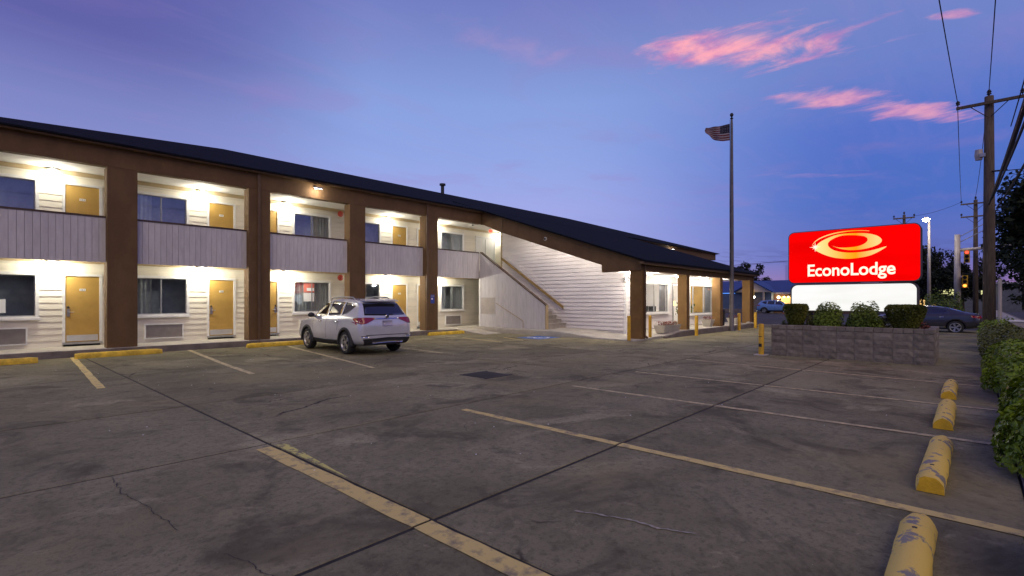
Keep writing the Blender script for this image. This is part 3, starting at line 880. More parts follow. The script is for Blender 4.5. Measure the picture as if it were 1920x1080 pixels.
# ------------------------------------------------------------------ lamps
WARM = (1, .95, .80)
NTH = ['leftmost', 'second', 'third', 'fourth', 'fifth']
def wall_lamp(x, z, label, watt, r=.06):
    t = thing('wall_lamp', (x, YW - .03, z), label, 'lamp', 'lit lamps on the room walls')
    y = YW - .03
    bx('back_plate', M['steel'], t, x - .09, x + .09, y - .03, y, z - .10, z + .02)
    bb = B().lathe([(.02, .0), (.14, -.005), (.15, -.04), (.13, -.05)], (x, y - .13, z), 'z', 18)
    bb.put('shade', M['metal_grey'], t, smooth=True)
    B().lathe([(.0, -.16), (.03, -.155), (.045, -.12), (.045, -.07), (.02, -.05)], (x, y - .13, z), 'z', 12).put('bulb', M['bulb'], t, smooth=True)
    point('lamp_light', t, (x, y - .36, z - .22), watt, WARM, r)
    return t
for k, x in enumerate((1.9, 5.95, 9.05, 13.93, 16.95)):
    wall_lamp(x, ZC2 - .02, '%s lit wall lamp from the left on the upper floor' % NTH[k], 50 + 5 * (k % 3))
    wall_lamp(x, ZC1 + .06, '%s lit wall lamp from the left on the ground floor' % NTH[k], 92 + 8 * ((k + 1) % 3))
wall_lamp(21.72, ZC2 - .02, 'lit wall lamp beside the white door at the top of the stair', 62)
for k, x in enumerate((36.3, 40.9, 45.4)):
    wall_lamp(x, ZC2 - .02, '%s lit balcony lamp from the left beyond the lobby roof' % NTH[k], 40)
def flood(x, z, label):
    t = thing('flood_light', (x, YF, z), label, 'flood light', 'flood lights on the fascia')
    bb = B().box(x - .05, x + .05, YF - .05, YF, z - .02, z + .10).tube([(x, YF - .05, z + .03), (x, YF - .2, z + .0)], .02, 8)
    bb.put('bracket', M['metal_grey'], t)
    B().poly([(x - .17, YF - .34, z - .03), (x + .17, YF - .34, z - .03), (x + .17, YF - .16, z + .03), (x - .17, YF - .16, z + .03)], (0, .015, .05)).put('housing', M['metal_grey'], t)
    put('lens', [(x - .15, YF - .325, z - .034), (x + .15, YF - .325, z - .034), (x + .15, YF - .17, z + .018), (x - .15, YF - .17, z + .018)], [(0, 1, 2, 3)], M['bulb_cool'], t)
    point('flood_glow', t, (x, YF - .27, z - .11), 26, (1, .9, .75), .05)
flood(9.54, 6.08, 'lit flood light on the brown fascia above the balcony bay over the car')
flood(41.5, 6.05, 'lit flood light on the fascia just above the lobby roof')
for k, x in enumerate((21.3, 24.2, 27.2, 29.9)):
    t = thing('soffit_lamp', (x, 10.9, 2.88), '%s lit lamp from the left under the lobby canopy' % NTH[k], 'lamp', 'lamps under the lobby canopy')
    B().lathe([(.12, 0), (.13, -.03), (.11, -.04)], (x, 10.9, 2.882), 'z', 16).put('rim', M['metal_grey'], t)
    B().lathe([(.11, -.035), (.09, -.075), (.0, -.09)], (x, 10.9, 2.882), 'z', 16).put('diffuser', M['bulb_cool'], t, smooth=True)
    point('soffit_light', t, (x, 10.9, 2.73), 105, (1, .9, .78), .08)
# twin security light at the lobby corner
t = thing('security_light', (20.42, 11.4, 2.7), 'twin-head security light at the corner of the white lobby wall, under the canopy', 'lamp')
bx('junction_box', M['white'], t, 20.36, 20.46, 11.68, 11.74, 2.5, 2.7)
for k, dx_ in enumerate((-.08, .10)):
    B().lathe([(.03, .12), (.05, .05), (.09, -.05), (.085, -.055)], (20.3 + dx_, 11.55, 2.62), 'y', 14).put('lamp_head', M['metal_grey'], t)
B().lathe([(.0, -.06), (.08, -.052)], (20.22, 11.55, 2.62), 'y', 14).put('lens', M['bulb_cool'], t)
t2 = thing('corner_lamp', (19.6, 11.0, 2.88), 'lit lamp under the canopy corner beside the white siding wall', 'lamp')
B().lathe([(.12, 0), (.13, -.03), (.11, -.04)], (19.6, 11.0, 2.882), 'z', 16).put('rim', M['metal_grey'], t2)
B().lathe([(.11, -.035), (.09, -.075), (.0, -.09)], (19.6, 11.0, 2.882), 'z', 16).put('diffuser', M['bulb_cool'], t2, smooth=True)
point('corner_light', t2, (19.6, 11.0, 2.72), 85, (1, .9, .82), .08)
# added fill lamps hidden behind the gable board, to brighten the white wall
for k, (y, z, w_t) in enumerate(((13.3, 3.76, 50), (15.0, 4.31, 54), (16.8, 4.90, 46))):
    t3 = thing('stair_fill_lamp', (19.1, y, z), '%s added fill lamp from the lobby hidden inside the gable board above the stair' % ('first', 'second', 'third')[k], 'lamp', 'added fill lamps behind the gable board')
    B().box(19.022, 19.10, y - .1, y + .1, z - .02, z + .1).put('housing', M['metal_grey'], t3)
    B().box(19.102, 19.12, y - .08, y + .08, z - .01, z + .09).put('lens', M['bulb_cool'], t3)
    point('stair_fill_light', t3, (19.3, y, z), w_t, (1, .9, .84), .12)
# lobby ceiling lamps
for k, (x, y) in enumerate(((22.8, 14.4), (26.3, 14.2), (29.5, 14.4))):
    t = thing('lobby_ceiling_lamp', (x, y, 2.74), '%s ceiling lamp from the left inside the lobby' % NTH[k], 'lamp', 'ceiling lamps in the lobby')
    bx('diffuser', M['bulb_cool'], t, x - .3, x + .3, y - .3, y + .3, 2.70, 2.745)
    point('room_light', t, (x, y, 2.6), 190, (.95, .95, 1) if k != 2 else (1, .8, .5), .25)

# ------------------------------------------------------------------ small fixtures on the motel
def bell(x, z, lab):
    t = thing('alarm_bell', (x, YW - .03, z), lab, 'alarm bell', 'red alarm bells')
    B().lathe([(.13, .0), (.135, -.03), (.11, -.06), (.04, -.075), (.0, -.078)], (x, YW - .05, z), 'y', 20).put('gong', M['red'], t, smooth=True)
    bx('mount', M['red'], t, x - .06, x + .06, YW - .06, YW - .028, z - .06, z + .06)
bell(11.5, 5.52, 'round red alarm bell on the upper floor wall right of the curtained window')
bell(11.5, 2.66, 'round red alarm bell on the ground floor wall above the parked car')
t = thing('exit_sign', (20.2, 20.1, 5.5), 'red lit exit sign hanging under the ceiling at the stair top', 'exit sign')
bx('box', M['white'], t, 20.04, 20.34, 20.1, 20.16, 5.46, 5.64)
bx('hanger', M['metal_grey'], t, 20.17, 20.21, 20.11, 20.15, 5.642, 5.715)
bx('face', M['exit'], t, 20.06, 20.32, 20.094, 20.098, 5.48, 5.62)
for (x, y, z, lab, ax) in ((18.79, 15.02, 4.57, 'small white dome camera on the brown gable board', 'x'), (18.35, YF + .25, ZC2 - .01, 'small dome camera under the balcony ceiling left of the exit sign', 'z')):
    t = thing('dome_camera', (x, y, z), lab, 'camera')
    if ax == 'x':
        B().lathe([(.085, 0), (.085, -.04), (.06, -.05)], (x, y, z), 'x', 16).put('housing', M['white'], t)
        B().lathe([(.058, -.048), (.045, -.085), (.0, -.10)], (x, y, z), 'x', 16).put('dome', M['black'], t, smooth=True)
    else:
        B().lathe([(.085, 0), (.085, -.05), (.06, -.06)], (x, y, z), 'z', 16).put('housing', M['white'], t)
        B().lathe([(.058, -.055), (.045, -.09), (.0, -.105)], (x, y, z), 'z', 16).put('dome', M['black'], t, smooth=True)
t = thing('parking_sign', (15.45, YF, 1.7), 'small blue and white sign on the brown column left of the stair', 'sign')
bx('panel', M['blue_sign'], t, 15.34, 15.57, YF - .012, YF - .002, 1.5, 1.92)
bx('band', M['metal_grey'], t, 15.36, 15.55, YF - .016, YF - .0125, 1.84, 1.87)
bx('patch', M['paper'], t, 15.38, 15.46, YF - .016, YF - .0125, 1.68, 1.76)
tag(bx('window_notice', M['paper'], None, 9.85, 10.31, YW + .0, YW + .006, 1.6, 1.96), 'white paper notice taped inside the ground floor window behind the car', 'notice')
t = thing('window_poster', (10.08, YW, 1.98), 'red and white poster above the white notice in the ground floor window', 'poster')
bx('sheet', M['redpaper'], t, 9.85, 10.31, YW + .0, YW + .006, 1.985, 2.38)
bx('light_band', M['paper'], t, 9.98, 10.3, YW - .003, YW - .0005, 2.05, 2.18)
tag(bx('window_card', M['paper'], None, .55, .9, YW + .0, YW + .006, 1.28, 1.68), 'pale card standing inside the leftmost ground floor window', 'notice')

# ------------------------------------------------------------------ wheel stops
def wheel_stop(x0, x1, y, label, group, top, end, w=.2, h=.155, ang=0.0):
    n = 14; v = []; f = []
    prof = []
    for k in range(9):
        a = math.pi * k / 8
        prof.append((math.cos(a) * w / 2 * (1.0 if abs(math.cos(a)) < .99 else 1), .045 + math.sin(a) * (h - .045)))
    prof = [(w / 2, 0)] + prof + [(-w / 2, 0)]
    K = len(prof)
    for i in range(n + 1):
        x = (x0 + (x1 - x0) * i / n) - (x0 + x1) / 2
        e = .93 if i in (0, n) else 1
        for p, z in prof:
            j = rnd.uniform(-.005, .004) - (.012 * rnd.random() if i in (0, n) else 0)
            v.append((x, p * e + j, (z * e + j) if z > .01 else 0))
    for i in range(n):
        for k in range(K - 1):
            a = i * K + k
            f.append((a, a + 1, a + K + 1, a + K))
    cx = (x0 + x1) / 2
    t = thing('wheel_stop', (cx, y, .002), label, 'wheel stop', group, ang)
    put('bar', v, f, top, t, smooth=True, local=True)
    for px_ in (-.3, .3):
        B().lathe([(.0, h + .004), (.014, h + .003), (.016, h - .02)], ((x1 - x0) * px_, 0, 0), 'z', 8).put('anchor_pin', M['black'], t, local=True)
    put('end_face', [v[k] for k in range(K)], [tuple(range(K))], end, t, local=True)
    put('end_face', [v[n * K + k] for k in range(K)], [tuple(range(K))[::-1]], end, t, local=True)
gr = 'chipped wheel stops along the hedge'
wheel_stop(2.78, 4.60, .28, 'nearest chipped yellow wheel stop along the hedge side, cut by the picture edge', gr, M['stop_old'], M['stop_end'], ang=R(.5))
wheel_stop(5.60, 7.42, .27, 'chipped yellow wheel stop by the hedge, second from the camera', gr, M['stop_old'], M['stop_end'], ang=R(-.6))
wheel_stop(8.46, 10.2, .29, 'chipped yellow wheel stop by the hedge, third from the camera', gr, M['stop_old'], M['stop_end'])
wheel_stop(11.12, 12.8, .31, 'farthest chipped wheel stop by the hedge, nearest the sign planter', gr, M['stop_old'], M['stop_end'])
gr = 'yellow wheel stops in front of the rooms'
wheel_stop(-.65, 1.38, 18.25, 'yellow wheel stop cut by the left picture edge', gr, M['stop_new'], M['stop_new'])
wheel_stop(2.17, 4.24, 18.68, 'yellow wheel stop in front of the leftmost brown column', gr, M['stop_new'], M['stop_new'])
wheel_stop(6.7, 8.72, 18.55, 'yellow wheel stop at the front wheel of the silver car', gr, M['stop_new'], M['stop_new'])
wheel_stop(14.75, 16.91, 18.75, 'yellow wheel stop left of the stair, by the column with the blue sign', gr, M['stop_new'], M['stop_new'])

# drain
t = thing('drain_grate', (7.83, 7.94, 0), 'square dark iron drain grate in the middle of the lot', 'drain')
bx('pit', M['black'], t, 7.44, 8.22, 7.55, 8.33, -.01, .003)
bb = B()
for k in range(14):
    x = 7.46 + k * .054
    bb.box(x, x + .03, 7.58, 8.30, .003, .013)
bb.box(7.42, 8.24, 7.53, 7.575, .0031, .014).box(7.42, 8.24, 8.305, 8.35, .0031, .014)
bb.put('bars', M['asphalt'], t)
# accessible stall symbol
t = thing('stall_symbol', (17.2, 14.2, 0), 'blue painted wheelchair stall marking near the stair', 'marking')
put('square', [(16.5, 14.85, .006), (16.4, 13.45, .006), (18.0, 13.5, .006), (18.05, 14.85, .006)], [(0, 1, 2, 3)], M['bline'], t)
bb = B()
bb.lathe([(.0, .008), (.1, .008)], (17.1, 14.62, 0), 'z', 12)
def flat(p, q, w):
    p = Vector(p); q = Vector(q); d = (q - p).normalized(); nn = Vector((-d.y, d.x)) * w / 2
    bb.add([tuple(p + nn) + (.0085,), tuple(p - nn) + (.0085,), tuple(q - nn) + (.0085,), tuple(q + nn) + (.0085,)], [(0, 1, 2, 3)])
flat((17.1, 14.5), (17.12, 14.15), .1); flat((17.16, 14.12), (17.48, 14.1), .1); flat((17.47, 14.1), (17.6, 13.8), .1)
arc = [(17.17 + .32 * math.cos(R(a)), 13.98 + .3 * math.sin(R(a))) for a in range(110, 341, 20)]
for p, q in zip(arc[:-1], arc[1:]): flat(p, q, .08)
bb.put('symbol', M['paper'], t)

# ------------------------------------------------------------------ bollards
def bollard(x, y, h, r, label, z0=0, plate=False):
    t = thing('bollard', (x, y, z0), label, 'bollard', 'yellow bollards')
    B().lathe([(r, 0), (r, h - .04), (r * .8, h - .01), (0, h)], (x, y, z0), 'z', 18).put('post', M['yellow_post'], t, smooth=True)
    if plate:
        bevel(bx('foot', M['concrete'], t, x - .17, x + .17, y - .17, y + .17, z0 - .01, z0 + .02), .008, 1)
        for z in (.25, .55):
            bx('scuff', M['black'], t, x - r - .004, x - r + .02, y - .035, y + .05, z0 + z, z0 + z + .02 if z > .3 else z0 + z + .1)
bollard(16.3, 4.72, .95, .075, 'yellow bollard on a concrete foot left of the sign planter', 0, True)
bollard(18.2, 10.25, 1.0, .07, 'slim yellow bollard against the left side of the canopy corner column', .03)
bollard(19.75, 10.12, .95, .065, 'yellow bollard just right of the canopy corner column', .06)
bollard(23.1, 9.5, .95, .08, 'yellow bollard in front of the curb between the two lobby windows', .0)
bollard(28.9, 9.5, .95, .08, 'yellow bollard right of the flagpole base', .0)
bollard(31.7, 9.5, .95, .08, 'farthest yellow bollard, right of the last canopy column', .0)

M['flagpole'] = mat('weathered_flagpole', (.13, .12, .125), .5, .4, var=.15)
# ------------------------------------------------------------------ flagpole and flag
fx, fy = 28.2, 9.66
t = thing('flagpole', (fx, fy, 0), 'tall metal flagpole with a ball top in front of the canopy', 'flagpole')
B().lathe([(.2, 0), (.2, .04), (.12, .06), (.11, 3.0), (.10, 6.0), (.065, 11.2), (.05, 11.45)], (fx, fy, 0), 'z', 16).put('pole', M['flagpole'], t, smooth=True)
B().lathe([(.05, 11.45), (.09, 11.5), (.03, 11.56), (.03, 11.62)], (fx, fy, 0), 'z', 14).put('truck', M['black'], t)
B().lathe([(0, 11.58), (.06, 11.6), (.1, 11.69), (.06, 11.78), (0, 11.8)], (fx, fy, 0), 'z', 16).put('ball', M['black'], t, smooth=True)
B().tube([(fx - .12, fy + .05, 11.4), (fx - .14, fy + .06, 8), (fx - .13, fy + .05, 1.4)], .008, 5).put('halyard', M['wire'], t)
# flag streams to the left in the picture (towards +Y, -X)
fd = Vector((-.55, .84, 0)); top = Vector((fx - .1, fy + .07, 11.2))
nx, nz = 30, 26
v = []; f = []; fm = []
for i in range(nx + 1):
    u = i / nx
    for j in range(nz + 1):
        s = j / nz
        droop = .25 * u ** 1.5 + .10 * u * math.sin(u * 5)
        hgt = .9 * (1 - .55 * u ** 2.2)
        rise_ = .10 * u ** 2
        wav = .10 * u * math.sin(u * 9 + s * 2.0) + .05 * u * math.sin(u * 17 - s * 3)
        p = top + fd * (1.3 * u - .12 * u * abs(s - .55)) + Vector((.84, .55, 0)) * wav
        p.z += -droop - s * hgt + rise_ * s
        v.append(tuple(p))
for i in range(nx):
    for j in range(nz):
        a = i * (nz + 1) + j
        f.append((a, a + 1, a + nz + 2, a + nz + 1))
        st_ = j // 2
        fm.append(2 if (i < 12 and st_ < 7) else (0 if st_ % 2 == 0 else 1))
M['flag_red'] = mat('flag_red', (.10, .008, .018), .85); M['flag_white'] = mat('flag_white', (.24, .22, .26), .85); M['flag_blue'] = mat('flag_blue', (.004, .005, .03), .85)
fl = put('flag', v, f, None, None, smooth=True, mats=[M['flag_red'], M['flag_white'], M['flag_blue']], fm=fm)
tag(fl, 'striped red white and blue flag streaming left from the flagpole top', 'flag')
stars = B()
for i in range(6):
    for j in range(5):
        ii, jj = 1 + i * 2, 1 + int(j * 2.6)
        p = Vector(v[ii * (nz + 1) + jj])
        stars.add([tuple(p + Vector((-.004, -.004, 0)) + Vector(q)) for q in ((-.012, -.002, -.016), (.0, -.02, -.016), (.0, -.02, .016), (-.012, -.002, .016))], [(0, 1, 2, 3)])
stars.put('flag_stars', M['flag_white'], fl)

# ------------------------------------------------------------------ sign planter of split-face blocks
PX0, PX1, PY0, PY1 = 16.5, 18.7, .72, 4.5
M['block'] = mat('split_face_block', (.205, .178, .145), .95, var=.25, scale=6, bump=.45, bscale=40, pvar=.16)
M['grout'] = mat('block_mortar', (.30, .26, .20), .95, var=.2)
PL = thing('sign_planter', ((PX0 + PX1) / 2, (PY0 + PY1) / 2, 0), 'long planter of grey split-face blocks under the red sign', 'planter')
bb = B().box(PX0 + .012, PX0 + .2, PY0 + .012, PY1 - .012, -.02, .9).box(PX1 - .2, PX1 - .012, PY0 + .012, PY1 - .012, -.02, .9)
bb.box(PX0 + .2, PX1 - .2, PY0 + .012, PY0 + .2, -.02, .9).box(PX0 + .2, PX1 - .2, PY1 - .2, PY1 - .012, -.02, .9)
bb.put('mortar_core', M['grout'], PL)
bx('soil', M['soil'], PL, PX0 + .2, PX1 - .2, PY0 + .2, PY1 - .2, .3, .82)
def blk(x0, x1, y0, y1, z0, z1, face):
    n = 4; v = []; f = []
    # rough outer face as a small grid, other faces closed
    for i in range(n + 1):
        for j in range(3):
            s, q = i / n, j / 2
            edge = i in (0, n) or j in (0, 2)
            d = 0 if edge else rnd.uniform(.006, .022)
            z = z0 + (z1 - z0) * q
            if face == 'x-': v.append((x0 - d, y0 + (y1 - y0) * s, z))
            elif face == 'y-': v.append((x0 + (x1 - x0) * s, y0 - d, z))
            elif face == 'y+': v.append((x0 + (x1 - x0) * s, y1 + d, z))
            else: v.append((x1 + d, y0 + (y1 - y0) * s, z))
    for i in range(n):
        for j in range(2):
            a = i * 3 + j
            f.append((a, a + 1, a + 4, a + 3))
    c = len(v)
    dep = {'x-': (x1 - x0, 0, 0), 'x+': (x0 - x1, 0, 0), 'y-': (0, y1 - y0, 0), 'y+': (0, y0 - y1, 0)}[face]
    ring = [0, 3, 6, 9, 12, 13, 14, 11, 8, 5, 2, 1]
    for r_ in ring: v.append(tuple(Vector(v[r_]) + Vector(dep)))
    for k in range(12):
        f.append((ring[k], ring[(k + 1) % 12], c + (k + 1) % 12, c + k))
    return put('block', v, f, M['block'], PL)
ch = .198; gp = .005
ny = 9; wy = (PY1 - PY0) / ny
for r_ in range(4):
    z0 = -.005 + r_ * ch; z1 = z0 + ch - gp * 1.6
    for k in range(ny):
        blk(PX0 + rnd.uniform(-.006, .004), PX0 + .05, PY0 + k * wy + gp, PY0 + (k + 1) * wy - gp, z0, z1, 'x-')
    for k in range(5):
        wx = (PX1 - PX0 - .06) / 5
        blk(PX0 + .06 + k * wx + gp, PX0 + .06 + (k + 1) * wx - gp, PY0 + rnd.uniform(-.004, .004), PY0 + .05, z0, z1, 'y-')
        blk(PX0 + .06 + k * wx + gp, PX0 + .06 + (k + 1) * wx - gp, PY1 - .05, PY1, z0, z1, 'y+')
for k in range(18):
    wy2 = (PY1 - PY0) / 18
    c = bx('cap_block', M['block'], PL, PX0 - .01, PX0 + .2, PY0 + k * wy2 + .004, PY0 + (k + 1) * wy2 - .004, .79, .915 + rnd.uniform(-.004, .004))
    bevel(c, .01, 1)
for k in range(8):
    wx = (PX1 - PX0 - .22) / 8
    for y in (PY0 - .008, PY1 - .19):
        bevel(bx('cap_block', M['block'], PL, PX0 + .21 + k * wx + .004, PX0 + .21 + (k + 1) * wx - .004, y, y + .2, .79, .912), .01, 1)
# ------------------------------------------------------------------ the red sign
SXP = 17.6; SY1 = 4.3; SW = 3.26
def sp(s, z, x=0.0): return (SXP + x, SY1 - s, z)
SG = thing('motel_sign', (SXP + .2, SY1 - SW / 2, .82), 'large lit red sign with white panel below, standing in the block planter', 'sign')
def rrect(s0, s1, z0, z1, r, n=8):
    pts = []
    for cx, cz, a in ((s1 - r, z0 + r, -90), (s1 - r, z1 - r, 0), (s0 + r, z1 - r, 90), (s0 + r, z0 + r, 180)):
        for k in range(n + 1):
            t = R(a + 90 * k / n); pts.append((cx + r * math.cos(t), cz + r * math.sin(t)))
    return pts
M['cabinet'] = mat('sign_cabinet_metal', (.10, .085, .08), .5, .3)
def cabinet(name, s0, s1, z0, z1, r, d=.42):
    return B().poly([sp(s, z) for s, z in rrect(s0, s1, z0, z1, r)][::-1], (d, 0, 0)).put(name, M['cabinet'], SG)
def face(name, pts, m, x, parent):
    return put(name, [sp(s, z, x) for s, z in pts], [tuple(range(len(pts)))[::-1]], m, parent)
def signmat(name, c, s, c2=None):
    m = emis(name, c, s)
    return m
def fluo(name, c, c2, st, scale):
    """backlit acrylic: slightly uneven glow of the tubes behind"""
    m = emis(name, c, st)
    t = m.node_tree; b = t.nodes['Principled BSDF']
    tcn = t.nodes.new('ShaderNodeTexCoord'); mp = t.nodes.new('ShaderNodeMapping'); mp.inputs['Scale'].default_value = (1, .35, 1.6)
    nz_ = t.nodes.new('ShaderNodeTexNoise'); nz_.inputs['Scale'].default_value = scale; nz_.inputs['Detail'].default_value = 2
    rp = t.nodes.new('ShaderNodeValToRGB'); rp.color_ramp.elements[0].position = .35; rp.color_ramp.elements[1].position = .65
    rp.color_ramp.elements[0].color = c + (1,); rp.color_ramp.elements[1].color = c2 + (1,)
    t.links.new(tcn.outputs['Object'], mp.inputs[0]); t.links.new(mp.outputs[0], nz_.inputs[0]); t.links.new(nz_.outputs[0], rp.inputs[0])
    t.links.new(rp.outputs[0], b.inputs['Emission Color']); b.inputs['Base Color'].default_value = tuple(x * .3 for x in c) + (1,)
    b.inputs['Specular IOR Level'].default_value = .05; b.inputs['Roughness'].default_value = .8
    return m
M['sign_red'] = fluo('backlit_red_acrylic', (.80, .0, .0), (1, .0, .0), 1.0, 1.3)
M['sign_white'] = fluo('backlit_white_acrylic', (.92, .92, .86), (1, 1, .97), .93, 2.2)
M['sign_cream'] = emis('backlit_cream_lettering', (1, .90, .66), .98)
c_ = cabinet('red_cabinet', 0, SW, 2.17, 3.77, .17)
fr = face('red_face', rrect(.025, SW - .025, 2.195, 3.745, .15), M['sign_red'], -.004, c_)
c2_ = cabinet('white_cabinet', .06, SW - .06, 1.30, 2.15, .2)
fw2 = face('white_face', rrect(.10, SW - .10, 1.34, 2.115, .17), M['sign_white'], -.004, c2_)
for yp in (SY1 - .62, SY1 - SW + .46): bx('post', M['cabinet'], SG, SXP + .12, SXP + .3, yp, yp + .16, .8, 1.302)
# lettering
tv, tf = text_mesh('EconoLodge', 1.0, .018)
x0 = min(p[0] for p in tv); x1 = max(p[0] for p in tv)
capz = .73
sx = (2.70 - .54) / (x1 - x0); sz = .365 / capz
put('lettering', [sp(.54 + (p[0] - x0) * sx, 2.39 + p[1] * sz, -.012) for p in tv], [q[::-1] if False else q for q in tf], M['sign_cream'], SG)
# swoosh: a thick tapering ring that opens into an e
M['swoosh'] = bpy.data.materials.new('backlit_gold_swoosh')
M['swoosh'].use_nodes = True
t_ = M['swoosh'].node_tree; b_ = t_.nodes['Principled BSDF']
tcn = t_.nodes.new('ShaderNodeTexCoord'); sp_ = t_.nodes.new('ShaderNodeSeparateXYZ'); mr_ = t_.nodes.new('ShaderNodeMapRange'); rp_ = t_.nodes.new('ShaderNodeValToRGB')
t_.links.new(tcn.outputs['Object'], sp_.inputs[0]); t_.links.new(sp_.outputs[1], mr_.inputs[0])
yo = SY1 - (SY1 - SW / 2)
mr_.inputs[1].default_value = yo - .6; mr_.inputs[2].default_value = yo - 2.5
e_ = rp_.color_ramp.elements
e_[0].color = (1, .84, .32, 1); e_[0].position = .12
e_[1].color = (1, .46, .02, 1); e_[1].position = .5
q_ = e_.new(.62); q_.color = (1, .36, .0, 1); q_ = e_.new(.88); q_.color = (1, .70, .25, 1)
t_.links.new(mr_.outputs[0], rp_.inputs[0]); t_.links.new(rp_.outputs[0], b_.inputs['Emission Color'])
b_.inputs['Emission Strength'].default_value = .98; b_.inputs['Base Color'].default_value = (.2, .1, .02, 1); b_.inputs['Specular IOR Level'].default_value = .05
# outline of the open ring, in sign coordinates
def catmull(P, n=4):
    out = []; K = len(P)
    for i in range(K):
        p0, p1, p2, p3 = P[i - 1], P[i], P[(i + 1) % K], P[(i + 2) % K]
        for k in range(n):
            t = k / n
            out.append(tuple(.5 * ((2 * b) + (-a + c) * t + (2 * a - 5 * b + 4 * c - d) * t * t + (-a + 3 * b - 3 * c + d) * t ** 3) for a, b, c, d in zip(p0, p1, p2, p3)))
    return out
SWOOSH = [(0.73, 3.21), (0.82, 3.37), (1.03, 3.5), (1.33, 3.6), (1.72, 3.61), (2.06, 3.57), (2.29, 3.48), (2.39, 3.36), (2.33, 3.25), (2.15, 3.17), (1.89, 3.12), (1.63, 3.12), (1.38, 3.18), (1.18, 3.28), (1.33, 3.22), (1.55, 3.2), (1.82, 3.22), (1.99, 3.29), (2.06, 3.39), (1.99, 3.49), (1.72, 3.55), (1.43, 3.56), (1.2, 3.48), (1.08, 3.37), (1.11, 3.24), (1.28, 3.12), (1.58, 3.05), (1.94, 3.05), (2.24, 3.1), (2.5, 3.17), (2.33, 3.04), (2.1, 2.93), (1.82, 2.88), (1.58, 2.87), (1.28, 2.91), (1.03, 3.0), (0.82, 3.12)]
oc = catmull(SWOOSH)
put('swoosh', [sp(s, z, -.009) for s, z in oc], [tuple(range(len(oc)))], M['swoosh'], SG)
# thin outer hairline arc and the spark on the left
v = []; f = []
for k in range(31):
    a = R(187 - k * 4.1); s, z = 1.66 + 1.0 * math.cos(a), 3.28 + .40 * math.sin(a); w = .013 * math.sin(math.pi * (k + 1) / 33) + .003
    v += [sp(s, z + w, -.0105), sp(s, z - w, -.0105)]
    if k: f.append((2 * k - 2, 2 * k - 1, 2 * k + 1, 2 * k))
put('hairline_arc', v, f, M['swoosh'], SG)
v = [sp(.74, 3.27, -.0125)]
for k in range(16):
    a = R(k * 22.5); r_ = (.16 if k % 4 == 0 else .1) if k % 2 == 0 else .035
    v.append(sp(.74 + r_ * math.cos(a), 3.27 + r_ * math.sin(a), -.0125))
put('spark', v, [(0, 1 + (k + 1) % 16, 1 + k) for k in range(16)], M['sign_cream'], SG)

# ------------------------------------------------------------------ foliage helpers
def leaf_obj(name, samples, size, m, parent, seed=1, aspect=.55):
    r = random.Random(seed)
    v = []; f = []
    for p, nrm in samples:
        nrm = (Vector(nrm) + Vector((r.gauss(0, .55), r.gauss(0, .55), r.gauss(0, .55)))).normalized()
        t = nrm.cross(Vector((r.gauss(0, 1), r.gauss(0, 1), r.gauss(0, 1)))).normalized()
        b = nrm.cross(t)
        s = size * r.uniform(.6, 1.3)
        p = Vector(p)
        k = len(v)
        v += [tuple(p - t * s * .5), tuple(p + b * s * aspect * .5 + nrm * s * .08), tuple(p + t * s * .5), tuple(p - b * s * aspect * .5 + nrm * s * .08)]
        f.append((k, k + 1, k + 2, k + 3))
    return put(name, v, f, m, parent)
def shrub(x, y, z, rx, ry, h, label, m, n=2600, size=.06, shape='round', seed=3, group=None, cat='shrub', core=True):
    t = thing('shrub', (x, y, z), label, cat, group)
    r = random.Random(seed)
    S = []
    lump = [(r.uniform(0, 6.28), r.uniform(1.5, 4), r.uniform(.03, .09)) for _ in range(5)]
    for _ in range(n):
        a = r.uniform(0, 2 * math.pi); q = r.random()
        if shape == 'trim':          # flat top, sides leaning in towards the base
            if r.random() < .34:
                rr = math.sqrt(r.random()); zz = h * (1 - .10 * r.random() ** 2 - .10 * rr ** 3) ; nrm = (0, 0, 1)
            else:
                zz = h * (q ** .8); rr = 1 - r.random() ** 2 * .5; nrm = (math.cos(a), math.sin(a), -.2)
            tp = .40 + .60 * min(1, (zz / h) * 1.2) ** .75
            if zz > .72 * h: tp *= 1 - .20 * ((zz / h - .72) / .28) ** 2
            c, s_ = math.cos(a), math.sin(a)
            k = (abs(c) ** 2.5 + abs(s_) ** 2.5) ** (-1 / 2.5)
            w = 1 + sum(am * math.sin(a * fr + ph + zz * 5) for ph, fr, am in lump) * .35
            S.append(((x + c * k * rr * rx * tp * w, y + s_ * k * rr * ry * tp * w, z + zz), nrm))
        else:
            ct = r.uniform(-.25, 1); st_ = math.sqrt(max(0, 1 - ct * ct))
            w = 1 + sum(am * math.sin(a * fr + ph + ct * 4) for ph, fr, am in lump)
            rr = (1 - .6 * r.random() ** 2.2) * w
            nrm = (math.cos(a) * st_, math.sin(a) * st_, max(ct, 0) + .25)
            c, s_ = math.cos(a), math.sin(a)
            k = (abs(c) ** 2.8 + abs(s_) ** 2.8) ** (-1 / 2.8)
            S.append(((x + c * k * st_ ** .7 * rr * rx, y + s_ * k * st_ ** .7 * rr * ry, z + h * (.22 + .78 * max(-.25, ct) * rr) if ct > -.25 else z), nrm))
    leaf_obj('foliage', S, size, m, t, seed)
    bb = B()
    for k in range(7):
        a = k * .9; ex, ey = math.cos(a) * rx * .5, math.sin(a) * ry * .5
        bb.tube([(x + ex * .15, y + ey * .15, z - .03), (x + ex * .5, y + ey * .5, z + h * .35), (x + ex, y + ey, z + h * .75)], [.018, .012, .006], 5)
    bb.put('stems', M['bark'], t)
    return t

